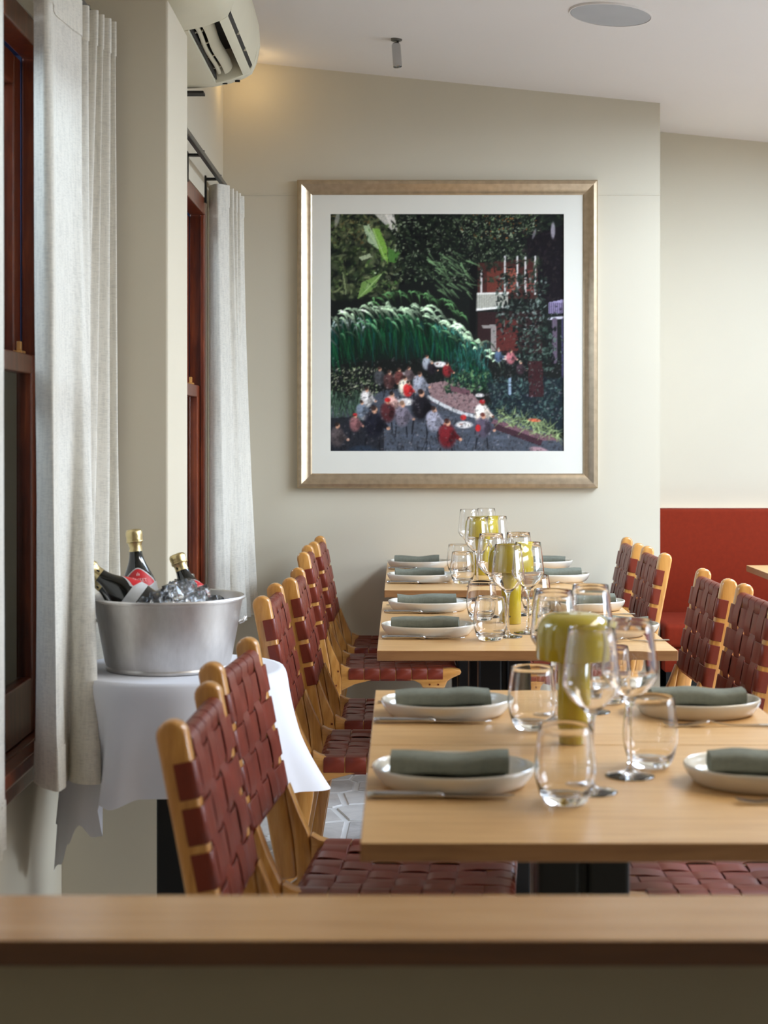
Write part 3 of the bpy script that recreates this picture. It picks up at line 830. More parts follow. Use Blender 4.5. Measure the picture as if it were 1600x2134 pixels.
    leaves(420, 1020, 1330, 380, 720, [C(22, 28, 24), C(36, 46, 38), C(64, 76, 66), C(110, 122, 116), C(16, 18, 18)], 7, 22, .6, 1)
    leaves(260, 1140, 1380, 700, 960, [C(22, 30, 26), C(44, 60, 50), C(84, 104, 92), C(16, 16, 18)], 8, 22, .6, 1)
    # banana leaves and second canopy of fronds
    for p, c in (([(255, 85), (300, 90), (345, 200), (352, 300), (320, 270), (270, 170)], C(112, 152, 62)), ([(200, 70), (235, 66), (270, 130), (300, 220), (230, 170)], C(150, 168, 134)),
                 ([(170, 265), (240, 240), (255, 262), (190, 284)], C(150, 160, 128)), ([(300, 368), (320, 360), (250, 470), (165, 520), (190, 420)], C(104, 134, 70)),
                 ([(350, 200), (420, 240), (400, 300), (355, 290)], C(70, 110, 50)), ([(70, 355), (80, 356), (100, 480), (92, 500)], C(110, 120, 84))): poly(p, c)
    leaves(70, 150, 430, 60, 520, [C(70, 104, 50), C(120, 150, 90), C(30, 44, 28), C(160, 176, 140), C(40, 60, 36)], 6, 20, .4, .9)
    for a in ((260, 90, 340, 290), (215, 75, 295, 210), (310, 370, 180, 505)): line(*a, 3, 1.5, C(176, 196, 140), .8)
    for k in range(60):
        x = rg.uniform(590, 850); y = rg.uniform(230, 480); line(x, y, x + rg.uniform(20, 80), y + rg.uniform(10, 60), 5, 1, C(*(np.array((104, 134, 92)) * rg.uniform(.5, 1.25))), .8)
    # ground, brick path, kerb
    poly([(0, 1180), (330, 1080), (620, 1040), (1000, 1200), (1436, 1380), (1436, 1456), (0, 1456)], C(66, 70, 78))
    for _ in range(120): ell(rg.uniform(280, 1100), rg.uniform(1200, 1456), rg.uniform(20, 70), rg.uniform(6, 16), np.array((78, 84, 96)) * rg.uniform(.7, 1.25), 0, .35)
    poly([(590, 1040), (760, 1010), (880, 1110), (960, 1200), (900, 1225), (760, 1200), (620, 1140)], C(130, 104, 104))
    for k in range(70): x = rg.uniform(600, 900); y = rg.uniform(1040, 1200); line(x, y, x + 30, y + 8, 1.5, 1.5, C(100, 76, 78), .6)
    for k in range(12):
        a0, a1 = k / 12, (k + 1) / 12; f = lambda a: (600 + 320 * a, 1120 + 120 * math.sin(a * 1.5))
        line(*f(a0), *f(a1), 10, 10, C(186, 186, 186))
    # big palm frond: an arching rib, bright leaflets on top, dark ones hanging behind
    def quad(p, t): return (1 - t) ** 2 * p[0] + 2 * t * (1 - t) * p[1] + t * t * p[2]
    def rib_(*p): return [np.array(q, float) for q in p]
    main = rib_((-30, 650), (560, 400), (975, 900))
    poly([(0, 680), (250, 580), (500, 560), (720, 640), (900, 800), (920, 900), (600, 880), (300, 890), (0, 930)], C(18, 30, 24), .75)
    for k in range(460):
        t = rg.uniform(.02, .95); p = quad(main, t) + np.array((0, rg.uniform(30, 170))); L = rg.uniform(90, 240) * (1 - .4 * t)
        c = np.array((24, 78, 44) if rg.random() < .7 else (20, 66, 62)) * rg.uniform(.25, 1.2); line(p[0], p[1], p[0] + rg.uniform(-20, 60), p[1] + L, 6, 1.5, c, .7)
    def frond(p, n, L0, L1, col, lift, w=6.0, lo=.2, hi=.8, jit=16):
        for k in range(n):
            t = (k + rg.uniform(0, 1)) / n; a = quad(p, t) + rg.uniform(-jit, jit, 2); L = rg.uniform(L0, L1) * (1 - .3 * t); out = L * rg.uniform(lo, hi)
            b = a + np.array((out * .55, -rg.uniform(0, lift))); e = a + np.array((out, L * rg.uniform(.55, 1))); c = np.clip(np.array(col) * rg.uniform(.4, 1.3), 0, 255)
            for m_ in range(6):
                u, v = m_ / 6, (m_ + 1) / 6; q, r_ = quad((a, b, e), u), quad((a, b, e), v); g = (1.0, 1.15, 1.05, .75, .45, .25)[m_]
                line(q[0], q[1], r_[0], r_[1], w * (.6, .9, 1, .85, .6, .35)[m_], w * (.9, 1, .85, .6, .35, .1)[m_], np.clip(c * g, 0, 255), .92)
    frond(rib_((620, 700), (820, 650), (960, 960)), 44, 100, 200, (54, 112, 98), 20, 5, -.2, .5)
    frond(rib_((200, 540), (520, 400), (820, 620)), 40, 90, 170, (92, 138, 84), 40, 4.5, .1, .9)
    frond(rib_((-60, 760), (60, 600), (220, 680)), 24, 110, 200, (150, 164, 158), 40, 5, -.5, .7)
    frond(main, 84, 90, 185, (176, 202, 164), 54, 6.5, .25, 1.0, 24)
    frond(rib_((60, 720), (520, 520), (900, 850)), 34, 80, 160, (92, 140, 98), 24, 5, .2, .8, 30)
    for k in range(110):
        x, y = rg.uniform(740, 980), rg.uniform(780, 1010); line(x, y, x + rg.uniform(-30, 40), y + rg.uniform(40, 110), 4, 1.2, C(*(np.array((50, 104, 98)) * rg.uniform(.3, 1.1))), .65)
    # planter and right-hand bed
    leaves(240, 700, 980, 960, 1090, [C(40, 70, 46), C(30, 52, 40), C(96, 128, 84), C(20, 34, 30)], 8, 22)
    poly([(735, 1050), (860, 1080), (850, 1110), (740, 1085)], C(96, 66, 72))
    poly([(960, 1040), (1436, 1000), (1436, 1340), (1300, 1330), (1000, 1210)], C(26, 34, 38), .95)
    leaves(420, 970, 1436, 1000, 1250, [C(30, 44, 44), C(48, 66, 62), C(20, 26, 34), C(70, 92, 86)], 7, 24, .5, 1)
    poly([(1000, 1255), (1320, 1350), (1400, 1350), (1400, 1390), (1300, 1385), (985, 1280)], C(104, 74, 82)); poly([(1000, 1280), (1300, 1385), (1290, 1420), (1010, 1320)], C(58, 38, 44))
    for k in range(170):
        x = rg.uniform(1030, 1400); y = 1230 + (x - 1030) * .30 + rg.uniform(-40, 40); line(x, y, x + rg.uniform(-50, 50), y + rg.uniform(-55, 50), 4.5, 1, C(*np.clip(np.array((128, 144, 96)) * rg.uniform(.5, 1.3), 0, 255)), .85)
    ell(1250, 1262, 46, 12, C(206, 96, 66), .1, .9); line(1100, 1010, 1100, 1100, 9, 9, C(150, 170, 190), .8); poly([(1210, 900), (1300, 900), (1310, 1120), (1220, 1120)], C(56, 26, 28), .8)
    # left foreground plants
    leaves(320, -10, 300, 940, 1110, [C(40, 54, 36), C(70, 90, 58), C(130, 140, 104), C(180, 180, 150), C(24, 28, 24)], 5, 14, .6, 1)
    for k in range(110):
        x = rg.uniform(0, 190); y = rg.uniform(1080, 1180); line(x, y, x + rg.uniform(-50, 70), y + rg.uniform(60, 160), 4, 1, C(*(np.array((62, 84, 66)) * rg.uniform(.4, 1.3))), .8)
    poly([(0, 1250), (130, 1240), (330, 1320), (330, 1456), (0, 1456)], C(28, 28, 32), .8)
    # guests round small tables
    def person(x, y, s, body, skin=(196, 146, 118), hair=(44, 32, 28), hat=None, lean=0.0):
        ell(x, y + 62 * s, 44 * s, 60 * s, body, lean); ell(x - 6 * s, y + 40 * s, 36 * s, 34 * s, np.clip(np.array(body) * 1.25, 0, 255), lean, .6)
        line(x + 20 * s, y + 45 * s, x + 52 * s, y + 74 * s, 11 * s, 8 * s, np.array(body) * .9); ell(x + 56 * s, y + 76 * s, 9 * s, 8 * s, skin)
        ell(x + 3 * s, y + 6 * s, 13 * s, 17 * s, skin); ell(x - 2 * s, y - 2 * s, 14 * s, 13 * s, hair, 0, .95); ell(x + 22 * s, y + 70 * s, 18 * s, 26 * s, np.array(body) * .55, .3, .6)
        if hat: ell(x, y - 2 * s, 18 * s, 13 * s, hat)
        line(x - 30 * s, y + 115 * s, x - 36 * s, y + 165 * s, 3 * s, 2 * s, C(20, 20, 24)); line(x + 20 * s, y + 115 * s, x + 24 * s, y + 165 * s, 3 * s, 2 * s, C(20, 20, 24))
    def tabl(x, y, r):
        ell(x, y, r, r * .42, C(206, 200, 196)); ell(x - r * .3, y - 3, r * .22, r * .12, C(150, 120, 110)); ell(x + r * .35, y + 2, r * .2, r * .12, C(236, 230, 220))
    rows = [(590, 870, .75, C(136, 140, 146)), (620, 905, .7, C(30, 26, 30)), (715, 915, .75, C(112, 34, 36)), (300, 945, .9, C(60, 60, 62)), (360, 965, .95, C(72, 46, 44)), (420, 950, .8, C(88, 50, 46)),
            (480, 940, .75, C(84, 70, 70)), (1030, 830, .7, C(70, 84, 104)), (1105, 835, .75, C(156, 92, 96)), (1165, 905, .7, C(54, 40, 44))]
    tabl(670, 920, 52); tabl(440, 990, 60); tabl(1080, 880, 40)
    for x, y, s, b_ in rows: person(x, y, s, b_, hair=(60, 42, 36) if s > .72 else (150, 136, 120))
    for x, y, s, b_ in ((455, 1000, 1.0, C(206, 196, 176)), (475, 1030, .8, C(170, 40, 40)), (545, 975, 1.1, C(140, 142, 152)), (220, 1070, 1.0, C(196, 190, 186)), (190, 1150, .9, C(100, 108, 120))): person(x, y, s, b_)
    tabl(460, 1150, 66); tabl(250, 1250, 60); tabl(820, 1290, 62)
    person(375, 1100, 1.15, C(190, 150, 140)); person(350, 1140, 1.2, C(70, 34, 36), hat=C(196, 40, 40)); person(440, 1160, 1.25, C(104, 96, 106), hair=(120, 92, 74))
    person(555, 1090, 1.55, C(24, 22, 26), lean=.15); person(150, 1230, .9, C(120, 80, 80), hat=C(170, 40, 44)); person(265, 1190, 1.6, C(26, 26, 34)); person(40, 1290, 1.2, C(70, 62, 62))
    person(632, 1190, 1.25, C(142, 140, 152), lean=-.1); person(716, 1270, 1.45, C(96, 28, 32), hair=(60, 26, 20)); person(930, 1150, 1.2, C(232, 214, 196), skin=(110, 70, 54), hat=C(150, 34, 36))
    person(935, 1230, 1.25, C(74, 66, 78), hair=(92, 46, 38)); ell(905, 1310, 20, 26, C(176, 40, 40)); ell(815, 1245, 22, 20, C(176, 44, 42)); tabl(915, 1110, 34)
    for k in range(26):
        x = rg.uniform(330, 1000); y = rg.uniform(1330, 1440); line(x, y, x + rg.uniform(-24, 24), y + 50, 1.6, 1.6, C(22, 24, 30), .8)
    ell(200, 1450, 110, 40, C(40, 48, 60)); ell(1280, 1448, 70, 26, C(170, 132, 136), .2, .8)
    for k in range(2600):                              # small breaks of light and shade over the crowd and beds
        x, y = rg.uniform(0, 1436), rg.uniform(880, 1456); v = rg.choice([14, 30, 50, 120, 190], p=[.34, .26, .2, .14, .06])
        ell(x, y, rg.uniform(4, 13), rg.uniform(3, 8), np.array((v, v * .95, v * .95)), rg.uniform(0, PI), rg.uniform(.1, .42))
    leaves(500, 1000, 1436, 560, 1240, [C(22, 26, 26), C(40, 52, 46), C(92, 108, 100), C(16, 14, 18)], 5, 14, .3, .9)
    g_ = rg.normal(1, .05, (NHH, NW, 1)); im[:] = (im * g_) * 1.06 + 1
    im[1:-1, 1:-1] = im[1:-1, 1:-1] * .6 + .1 * (im[:-2, 1:-1] + im[2:, 1:-1] + im[1:-1, :-2] + im[1:-1, 2:])
    return np.clip(im, 0, 255)
def build_print():
    im = paint() / 255.0
    l = np.where(im <= .04045, im / 12.92, ((im + .055) / 1.055) ** 2.4)
    xs = np.linspace(AX0, AX1, NW); zs = np.linspace(AZ1, AZ0, NHH)
    co = np.zeros((NHH, NW, 3)); co[..., 0] = xs[None, :]; co[..., 1] = -.0095; co[..., 2] = zs[:, None]
    idx = np.arange(NW * NHH).reshape(NHH, NW)
    q = np.stack([idx[1:, :-1], idx[1:, 1:], idx[:-1, 1:], idx[:-1, :-1]], -1).reshape(-1, 4)
    me = bpy.data.meshes.new('print')
    me.vertices.add(NW * NHH); me.vertices.foreach_set('co', co.ravel())
    me.loops.add(q.size); me.loops.foreach_set('vertex_index', q.ravel().astype(np.int32))
    me.polygons.add(len(q)); me.polygons.foreach_set('loop_start', np.arange(0, q.size, 4, dtype=np.int32))
    me.update(calc_edges=True)
    ca = me.color_attributes.new('ink', 'FLOAT_COLOR', 'POINT')
    ca.data.foreach_set('color', np.concatenate([l, np.ones((NHH, NW, 1))], -1).ravel().astype(np.float32))
    m, nt, b = new_mat('photo_print'); a = nt.nodes.new('ShaderNodeAttribute'); a.attribute_name = 'ink'
    nt.links.new(a.outputs['Color'], b.inputs['Base Color']); b.inputs['Roughness'].default_value = .45; b.inputs['Specular IOR Level'].default_value = .12
    me.materials.append(m)
    o = bpy.data.objects.new('print', me); COL.objects.link(o); o.parent = art
    return o
build_print()

# ------------------------------------------------------------------ curtains
def curtain(name, label, top, bot, z1, z0, hem=.09):
    """top / bot: plan polylines (x, y) with the same number of points; pleats lerp from one to the other"""
    def smooth(pl, n):
        P_ = [Vector((a, b)) for a, b in pl]; P_ = [P_[0] * 2 - P_[1]] + P_ + [P_[-1] * 2 - P_[-2]]
        out = []; seg = len(P_) - 3
        for k in range(n):
            t = k / (n - 1) * seg; i = min(int(t), seg - 1); t -= i
            p0, p1, p2, p3 = P_[i:i + 4]
            cr = .5 * ((2 * p1) + (p2 - p0) * t + (2 * p0 - 5 * p1 + 4 * p2 - p3) * t * t + (3 * p1 - p0 - 3 * p2 + p3) * t ** 3)
            li = p1.lerp(p2, t); out.append(cr.lerp(li, .35))
        return out
    n = len(top) * 7; A, B = smooth(top, n), smooth(bot, n); NZ = 46
    def fn(u, v):
        i = min(int(round(u * (n - 1))), n - 1); f = v ** 1.3
        p = A[i].lerp(B[i], f); z = z1 + (z0 - z1) * v
        w = mnoise.noise(Vector((i * .22, z * 1.3, 2.0))) * .006 * (0.25 + v)
        return (p.x + w, p.y + w * .7, z)
    t = thing(name, label, 'curtain', (0, 0, 0), 0, 'linen curtains')
    obj('drape', MB().grid(n, NZ, fn), M['linen'], t, 179, fix=False)
    def hf(dz0, dz1, off):
        def g(u, v):
            p = fn(u, 0 if dz0 > .5 else 1); q = fn(min(1, u + .004), 0 if dz0 > .5 else 1)
            d = Vector((q[0] - p[0], q[1] - p[1])); nr = Vector((d.y, -d.x)); nr = nr.normalized() if nr.length > 1e-6 else Vector((1, 0))
            return (p[0] + nr.x * off, p[1] + nr.y * off, 0)
        return g
    def band(za, zb):
        def g(u, v):
            z = za + (zb - za) * v; vv = (z - z1) / (z0 - z1)
            p = fn(u, vv); q = fn(min(1, u + .01), vv) if u < .99 else (p[0] + p[0] - fn(u - .01, vv)[0], p[1] + p[1] - fn(u - .01, vv)[1], z)
            d = Vector((q[0] - p[0], q[1] - p[1])); nr = Vector((d.y, -d.x)); nr = nr.normalized() if nr.length > 1e-6 else Vector((1, 0))
            return (p[0] + nr.x * .0022, p[1] + nr.y * .0022, z)
        return MB().grid(n, 4, g)
    obj('hem', band(z0 + hem, z0), M['linen'], t, 179, fix=False)
    obj('heading', band(z1, z1 - .085), M['linen'], t, 179, fix=False)
    return t
def pl(*a): return [((px - 836) * Y / FPX, Y) for px, Y in a]
ct1 = pl((70, 3.44), (92, 3.42), (108, 3.44), (114, 3.54), (148, 3.66), (170, 3.74), (160, 3.77), (184, 3.78), (178, 3.82), (203, 3.82), (196, 3.86), (216, 3.86), (208, 3.89), (230, 3.895), (222, 3.925), (241, 3.925), (236, 3.95))
cb1 = pl((76, 3.44), (84, 3.38), (122, 3.34), (132, 3.40), (140, 3.46), (176, 3.41), (211, 3.42), (196, 3.49), (138, 3.60), (142, 3.70), (166, 3.75), (182, 3.79), (176, 3.83), (224, 3.87), (214, 3.91), (252, 3.92), (246, 3.955))
curtain('curtain', 'long off white linen curtain beside the near window, behind the steel bucket', ct1, cb1, 2.295, .535)
ct2 = pl((436, 6.13), (444, 6.10), (453, 6.08), (466, 6.10), (478, 6.13), (474, 6.20), (486, 6.20), (482, 6.26), (494, 6.26), (490, 6.32), (501, 6.32), (497, 6.38), (508, 6.40), (505, 6.45))
cb2 = pl((433, 6.12), (446, 6.06), (474, 6.08), (480, 6.12), (476, 6.18), (496, 6.18), (514, 6.22), (508, 6.28), (502, 6.32), (522, 6.34), (516, 6.40), (540, 6.42), (530, 6.46), (534, 6.50))
curtain('curtain', 'off white linen curtain in the far corner beside the framed picture', ct2, cb2, 2.236, .56)
ct3 = pl((-130, 2.50), (-100, 2.53), (-84, 2.60), (-60, 2.62), (-46, 2.70), (-30, 2.72), (-16, 2.79), (-6, 2.80), (4, 2.86), (7, 2.90))
cb3 = pl((-150, 2.50), (-110, 2.52), (-90, 2.60), (-66, 2.62), (-50, 2.70), (-26, 2.72), (-16, 2.79), (-2, 2.80), (6, 2.86), (9, 2.90))
curtain('curtain', 'edge of a linen curtain cut off by the left side of the view', ct3, cb3, 2.295, .53)

def rod(label, x, z, y0, y1, brk):
    t = thing('curtain_rod', label, 'curtain rod', (x, y0, z))
    L = y1 - y0
    obj('track', MB().box(-.009, .009, 0, L, -.008, .008), M['grey_metal'], t, None, .003)
    obj('track_channel', MB().box(-.006, .006, .004, L - .004, -.012, -.008), M['black'], t)
    for yb in brk:
        obj('bracket', MB().box((XW2 if y0 > 4 else XW1) - x, 0, yb - y0 - .012, yb - y0 + .012, -.004, .004).box((XW2 if y0 > 4 else XW1) - x, (XW2 if y0 > 4 else XW1) - x + .006, yb - y0 - .014, yb - y0 + .014, -.09, .012), M['black'], t)
        obj('bracket_screw', MB().tube([(.0, yb - y0, .008), (.0, yb - y0, .016)], .006, 8), M['black'], t)
    return t
rod('dark metal curtain track above the far window', -.688, 2.252, 4.5, 6.30, (5.55, 6.07))
rod('dark metal curtain track above the near window', -.765, 2.312, 2.2, 3.96, (2.4, 3.9))

# ------------------------------------------------------------------ air conditioner
ac = thing('air_conditioner', 'cream wall mounted air conditioner with open louvres above the pier', 'air conditioner', (XW2, 4.12, 2.36))
def rel(pts): return [(x - XW2, z - 2.36) for x, z in pts]
full = rel([(XW2 + .001, 2.405), (-.640, 2.408), (-.594, 2.414), (-.550, 2.424), (-.507, 2.440), (-.485, 2.453), (-.468, 2.49), (-.458, 2.545), (-.462, 2.61), (-.480, 2.68), (-.52, 2.735), (XW2 + .001, 2.74)])
body = rel([(XW2 + .001, 2.405), (-.640, 2.408), (-.597, 2.413), (-.605, 2.47), (-.58, 2.53), (-.530, 2.535), (-.512, 2.49), (-.509, 2.4392), (-.487, 2.452), (-.4855, 2.4545), (-.487, 2.468), (-.478, 2.470), (-.4775, 2.4665), (-.458, 2.545), (-.462, 2.61), (-.480, 2.68), (-.52, 2.735), (XW2 + .001, 2.74)])
LA = 5.2 - 4.12
obj('end_cap', MB().prism(full, 0, .36), M['ac'], ac, 40, .004)
obj('end_cap', MB().prism(full, LA - .05, LA), M['ac'], ac, 40, .004)
hs = obj('housing', MB().prism(body, .36, LA - .05), M['ac'], ac, 30)
cav = rel([(-.6035, 2.47), (-.579, 2.5285), (-.531, 2.5335), (-.5135, 2.49), (-.5135, 2.455), (-.520, 2.49), (-.535, 2.527), (-.575, 2.522), (-.598, 2.47), (-.593, 2.425), (-.5965, 2.425)])
obj('outlet_lining', MB().prism(cav, .362, LA - .052), M['ac_dark'], ac)
obj('intake_slot', MB().prism(rel([(-.4845, 2.4558), (-.486, 2.4672), (-.4785, 2.469), (-.4780, 2.4662)]), .365, LA - .075), M['ac_dark'], ac)
for xs_, zs_, an, w_ in ((-.584, 2.446, 66, .016), (-.553, 2.455, 52, .040)):
    def lv(u, v, xs_=xs_, zs_=zs_, an=an, w_=w_):
        a = 2 * PI * u; px_, pz_ = math.cos(a) * w_ / 2, math.sin(a) * .0045 + .004 * math.cos(a) ** 2
        c, s_ = math.cos(R(an)), math.sin(R(an)); y = .37 + (LA - .43) * v
        wv = .003 * math.sin(v * 9)
        return (xs_ - XW2 + px_ * c - pz_ * s_ + wv, y, zs_ - 2.36 + px_ * s_ + pz_ * c)
    mb = MB().grid(16, 14, lv, True); mb.f.append(tuple(range(15, -1, -1))); mb.f.append(tuple(range(16 * 13, 16 * 14)))
    obj('louvre', mb, M['ac'], ac, 60)
for y in (.50, .64, .80, .95): obj('louvre_pin', MB().tube([(-.600 - XW2, y, .082), (-.572 - XW2, y, .090)], .003, 8), M['ac'], ac)
for y in (.58, .78): obj('slot_divider', MB().box(-.484 - XW2, -.476 - XW2, y, y + .004, .098, .113), M['ac'], ac)
for y, x in ((LA - .03, -.57), (LA - .025, -.53)): obj('outlet_clip', MB().box(x - XW2 - .008, x - XW2 + .008, y, y + .004, .055 if x < -.55 else .063, .059 if x < -.55 else .067 + .003), M['ac_dark'], ac)
obj('mounting_bracket', MB().box(.004, .105, LA - .03, LA + .02, .026, .034), M['ac_dark'], ac)

# warm wall lamp hidden behind the air conditioner
wl = thing('wall_lamp', 'small warm glowing lamp tucked between the air conditioner and the ceiling', 'lamp', (-.622, 6.52, 2.775))
obj('lamp_body', MB().lathe([(0, .05), (.02, .05), (.022, .0), (.018, .0), (.017, .045), (0, .045)], 20), M['ac'], wl, 40)
m, nt, b = new_mat('warm_bulb'); b.inputs['Emission Color'].default_value = (1, .72, .36, 1); b.inputs['Emission Strength'].default_value = 20
obj('bulb', MB().lathe([(0, .04), (.012, .03), (.014, .015), (.01, .004), (0, .001)], 16), m, wl, 60)
pl_ = bpy.data.lights.new('wall_lamp_light', 'POINT'); pl_.energy = 0.65; pl_.color = (1, .72, .36); pl_.shadow_soft_size = .02
po = bpy.data.objects.new('wall_lamp_light', pl_); COL.objects.link(po); po.parent = wl; po.location = (0, 0, -.02)

# ------------------------------------------------------------------ ceiling fittings
slope = math.atan(0.0994)
sp = thing('ceiling_speaker', 'round grey speaker grille set flush in the sloping ceiling', 'speaker', (.708, 5.41, ceil_z(.708)))
sp.rotation_euler = (0, slope, 0)
obj('grille', MB().lathe([(0, -.006), (.134, -.006), (.1355, -.004), (.1355, 0.002), (0, .002)], 64), M['grille'], sp, 40)
obj('rim', MB().lathe([(.1362, .002), (.1362, -.007), (.1395, -.007), (.1405, -.004), (.1405, .002)], 64), M['ceiling'], sp, 40)
st = thing('ceiling_spotlight', 'small chrome cylinder spotlight hanging from the ceiling', 'spotlight', (-.018, 6.05, ceil_z(-.018)))
obj('ceiling_rose', MB().lathe([(0, 0.002), (.022, 0.002), (.021, -.006), (.014, -.009), (0, -.009)], 24), M['grey_metal'], st, 40)
obj('swivel', MB().tube([(.004, 0, -.008), (.006, 0, -.026)], .0045, 10), M['black'], st, 40)
cy = obj('spot_tube', MB().lathe([(0, .0), (.015, .0), (.0172, -.004), (.0172, -.088), (.0155, -.089), (.0145, -.082), (0, -.082)], 28), M['chrome'], st, 40)
cy.location = (-.002, 0, -.019); cy.rotation_euler = (R(-6), R(-4), 0)
obj('spot_cap', MB().lathe([(0, .003), (.012, .003), (.0145, .0005), (0, .0005)], 20), M['black'], cy, 40)

# ------------------------------------------------------------------ side table, cloth, bucket, bottles, ice
BX, BY = -.515, 3.66
sd = thing('side_table', 'small round pedestal table under a white cloth beside the pier', 'table', (BX, BY, 0))
obj('tabletop', MB().lathe([(0, .725), (.238, .725), (.24, .728), (.24, .744), (.238, .747), (0, .747)], 48), M['oak'], sd, 40)
obj('column', MB().box(-.040, .034, -.036, .036, .02, .725), M['black'], sd, None, .006)
obj('base_plate', MB().box(-.17, .17, -.17, .17, 0, .02), M['black'], sd, None, .004)

keys = [(-180, .36, .06), (-168, .45, .04), (-155, .42, .04), (-141, .36, .05), (-131, .31, .06), (-126, .335, .03), (-120, .33, .02), (-115.5, .255, .18), (-110, .262, .18), (-98, .24, .10), (-80, .236, .16), (-62, .238, .08), (-45, .240, .16),
        (-28, .258, .28), (-13, .275, .42), (0, .26, .28), (15, .25, .12), (45, .22, .08), (90, .20, .06), (120, .2, .05), (150, .24, .06), (180, .36, .06)]
def key(th, k):
    for a, b_ in zip(keys, keys[1:]):
        if a[0] <= th <= b_[0]:
            t = (th - a[0]) / (b_[0] - a[0]); t = t * t * (3 - 2 * t); return a[k] + (b_[k] - a[k]) * t
    return keys[0][k]
def cloth_fn(u, v):
    th = u * 360 - 180; a = R(th); r0 = .2435
    if v < .34:
        r = r0 * v / .34; z = .7482
    else:
        s_ = (v - .34) / .66; d = key(th, 1); fl_ = key(th, 2)
        L = d * s_; rc = .014; 
        bend = min(1, L / .03)
        r = r0 + rc * math.sin(bend * PI / 2) * .6 + L * fl_ * (.35 + .65 * s_) + .004 * math.sin(th * .22) * s_
        z = .7482 - rc * (1 - math.cos(bend * PI / 2)) * .5 - max(0, L - .006) * math.sqrt(max(.15, 1 - (fl_ * .85) ** 2))
    x = BX + r * math.cos(a); y = BY + r * math.sin(a)
    if y > 3.965: y = 3.965 + (y - 3.965) * .02
    x = max(x, XW1 + .05)
    return (x, y, z)
cl = obj('tablecloth', MB().grid(216, 44, cloth_fn, True), M['white_cloth'], None, 179, fix=False)
bmx = bmesh.new(); bmx.from_mesh(cl.data); bmesh.ops.remove_doubles(bmx, verts=bmx.verts, dist=.0004); bmesh.ops.recalc_face_normals(bmx, faces=bmx.faces); bmx.to_mesh(cl.data); bmx.free()
cl.data.shade_smooth()
tag(cl, 'white tablecloth draped over the small round table under the bucket', 'tablecloth')

KX, KY, KZ = -.532, 3.655, .7492
bk = thing('ice_bucket', 'wide brushed steel bucket of ice and bottles on the white cloth', 'bucket', (KX, KY, KZ))
bprof = [(0, .004), (.132, .004), (.136, .0), (.141, .001), (.1425, .006), (.1405, .010), (.144, .02), (.168, .152), (.171, .158), (.1745, .158), (.1755, .162), (.173, .1655), (.169, .164), (.1655, .155), (.140, .02), (.135, .010), (0, .010)]
obj('bucket_shell', MB().lathe(bprof, 72, 1.0, .98), M['bucket'], bk, 40)
for s in (-1, 1):
    obj('handle', MB().tube([(s * .163, -.012, .105), (s * .172, -.012, .108), (s * .176, -.010, .116), (s * .176, .010, .116), (s * .172, .012, .108), (s * .163, .012, .105)], .0035, 8), M['bucket'], bk, 60)

def bottle_r(z):
    ks = [(0, .041), (.005, .044), (.15, .044), (.17, .0418), (.185, .0372), (.20, .0305), (.215, .0235), (.23, .0180), (.245, .0150), (.27, .0144), (.30, .0140)]
    for a, b_ in zip(ks, ks[1:]):
        if z <= b_[0]: return a[1] + (b_[1] - a[1]) * (z - a[0]) / (b_[0] - a[0])
    return ks[-1][1]
def text_mesh(s, size):
    cu = bpy.data.curves.new('lettering', 'FONT'); cu.body = s; cu.size = size; cu.align_x = 'CENTER'
    o = bpy.data.objects.new('lettering_source', cu); COL.objects.link(o)
    dg = bpy.context.evaluated_depsgraph_get()
    me = bpy.data.meshes.new_from_object(o.evaluated_get(dg)); v = [tuple(p.co) for p in me.vertices]; f = [tuple(p.vertices) for p in me.polygons]
    bpy.data.objects.remove(o); bpy.data.meshes.remove(me); bpy.data.curves.remove(cu)
    return v, f
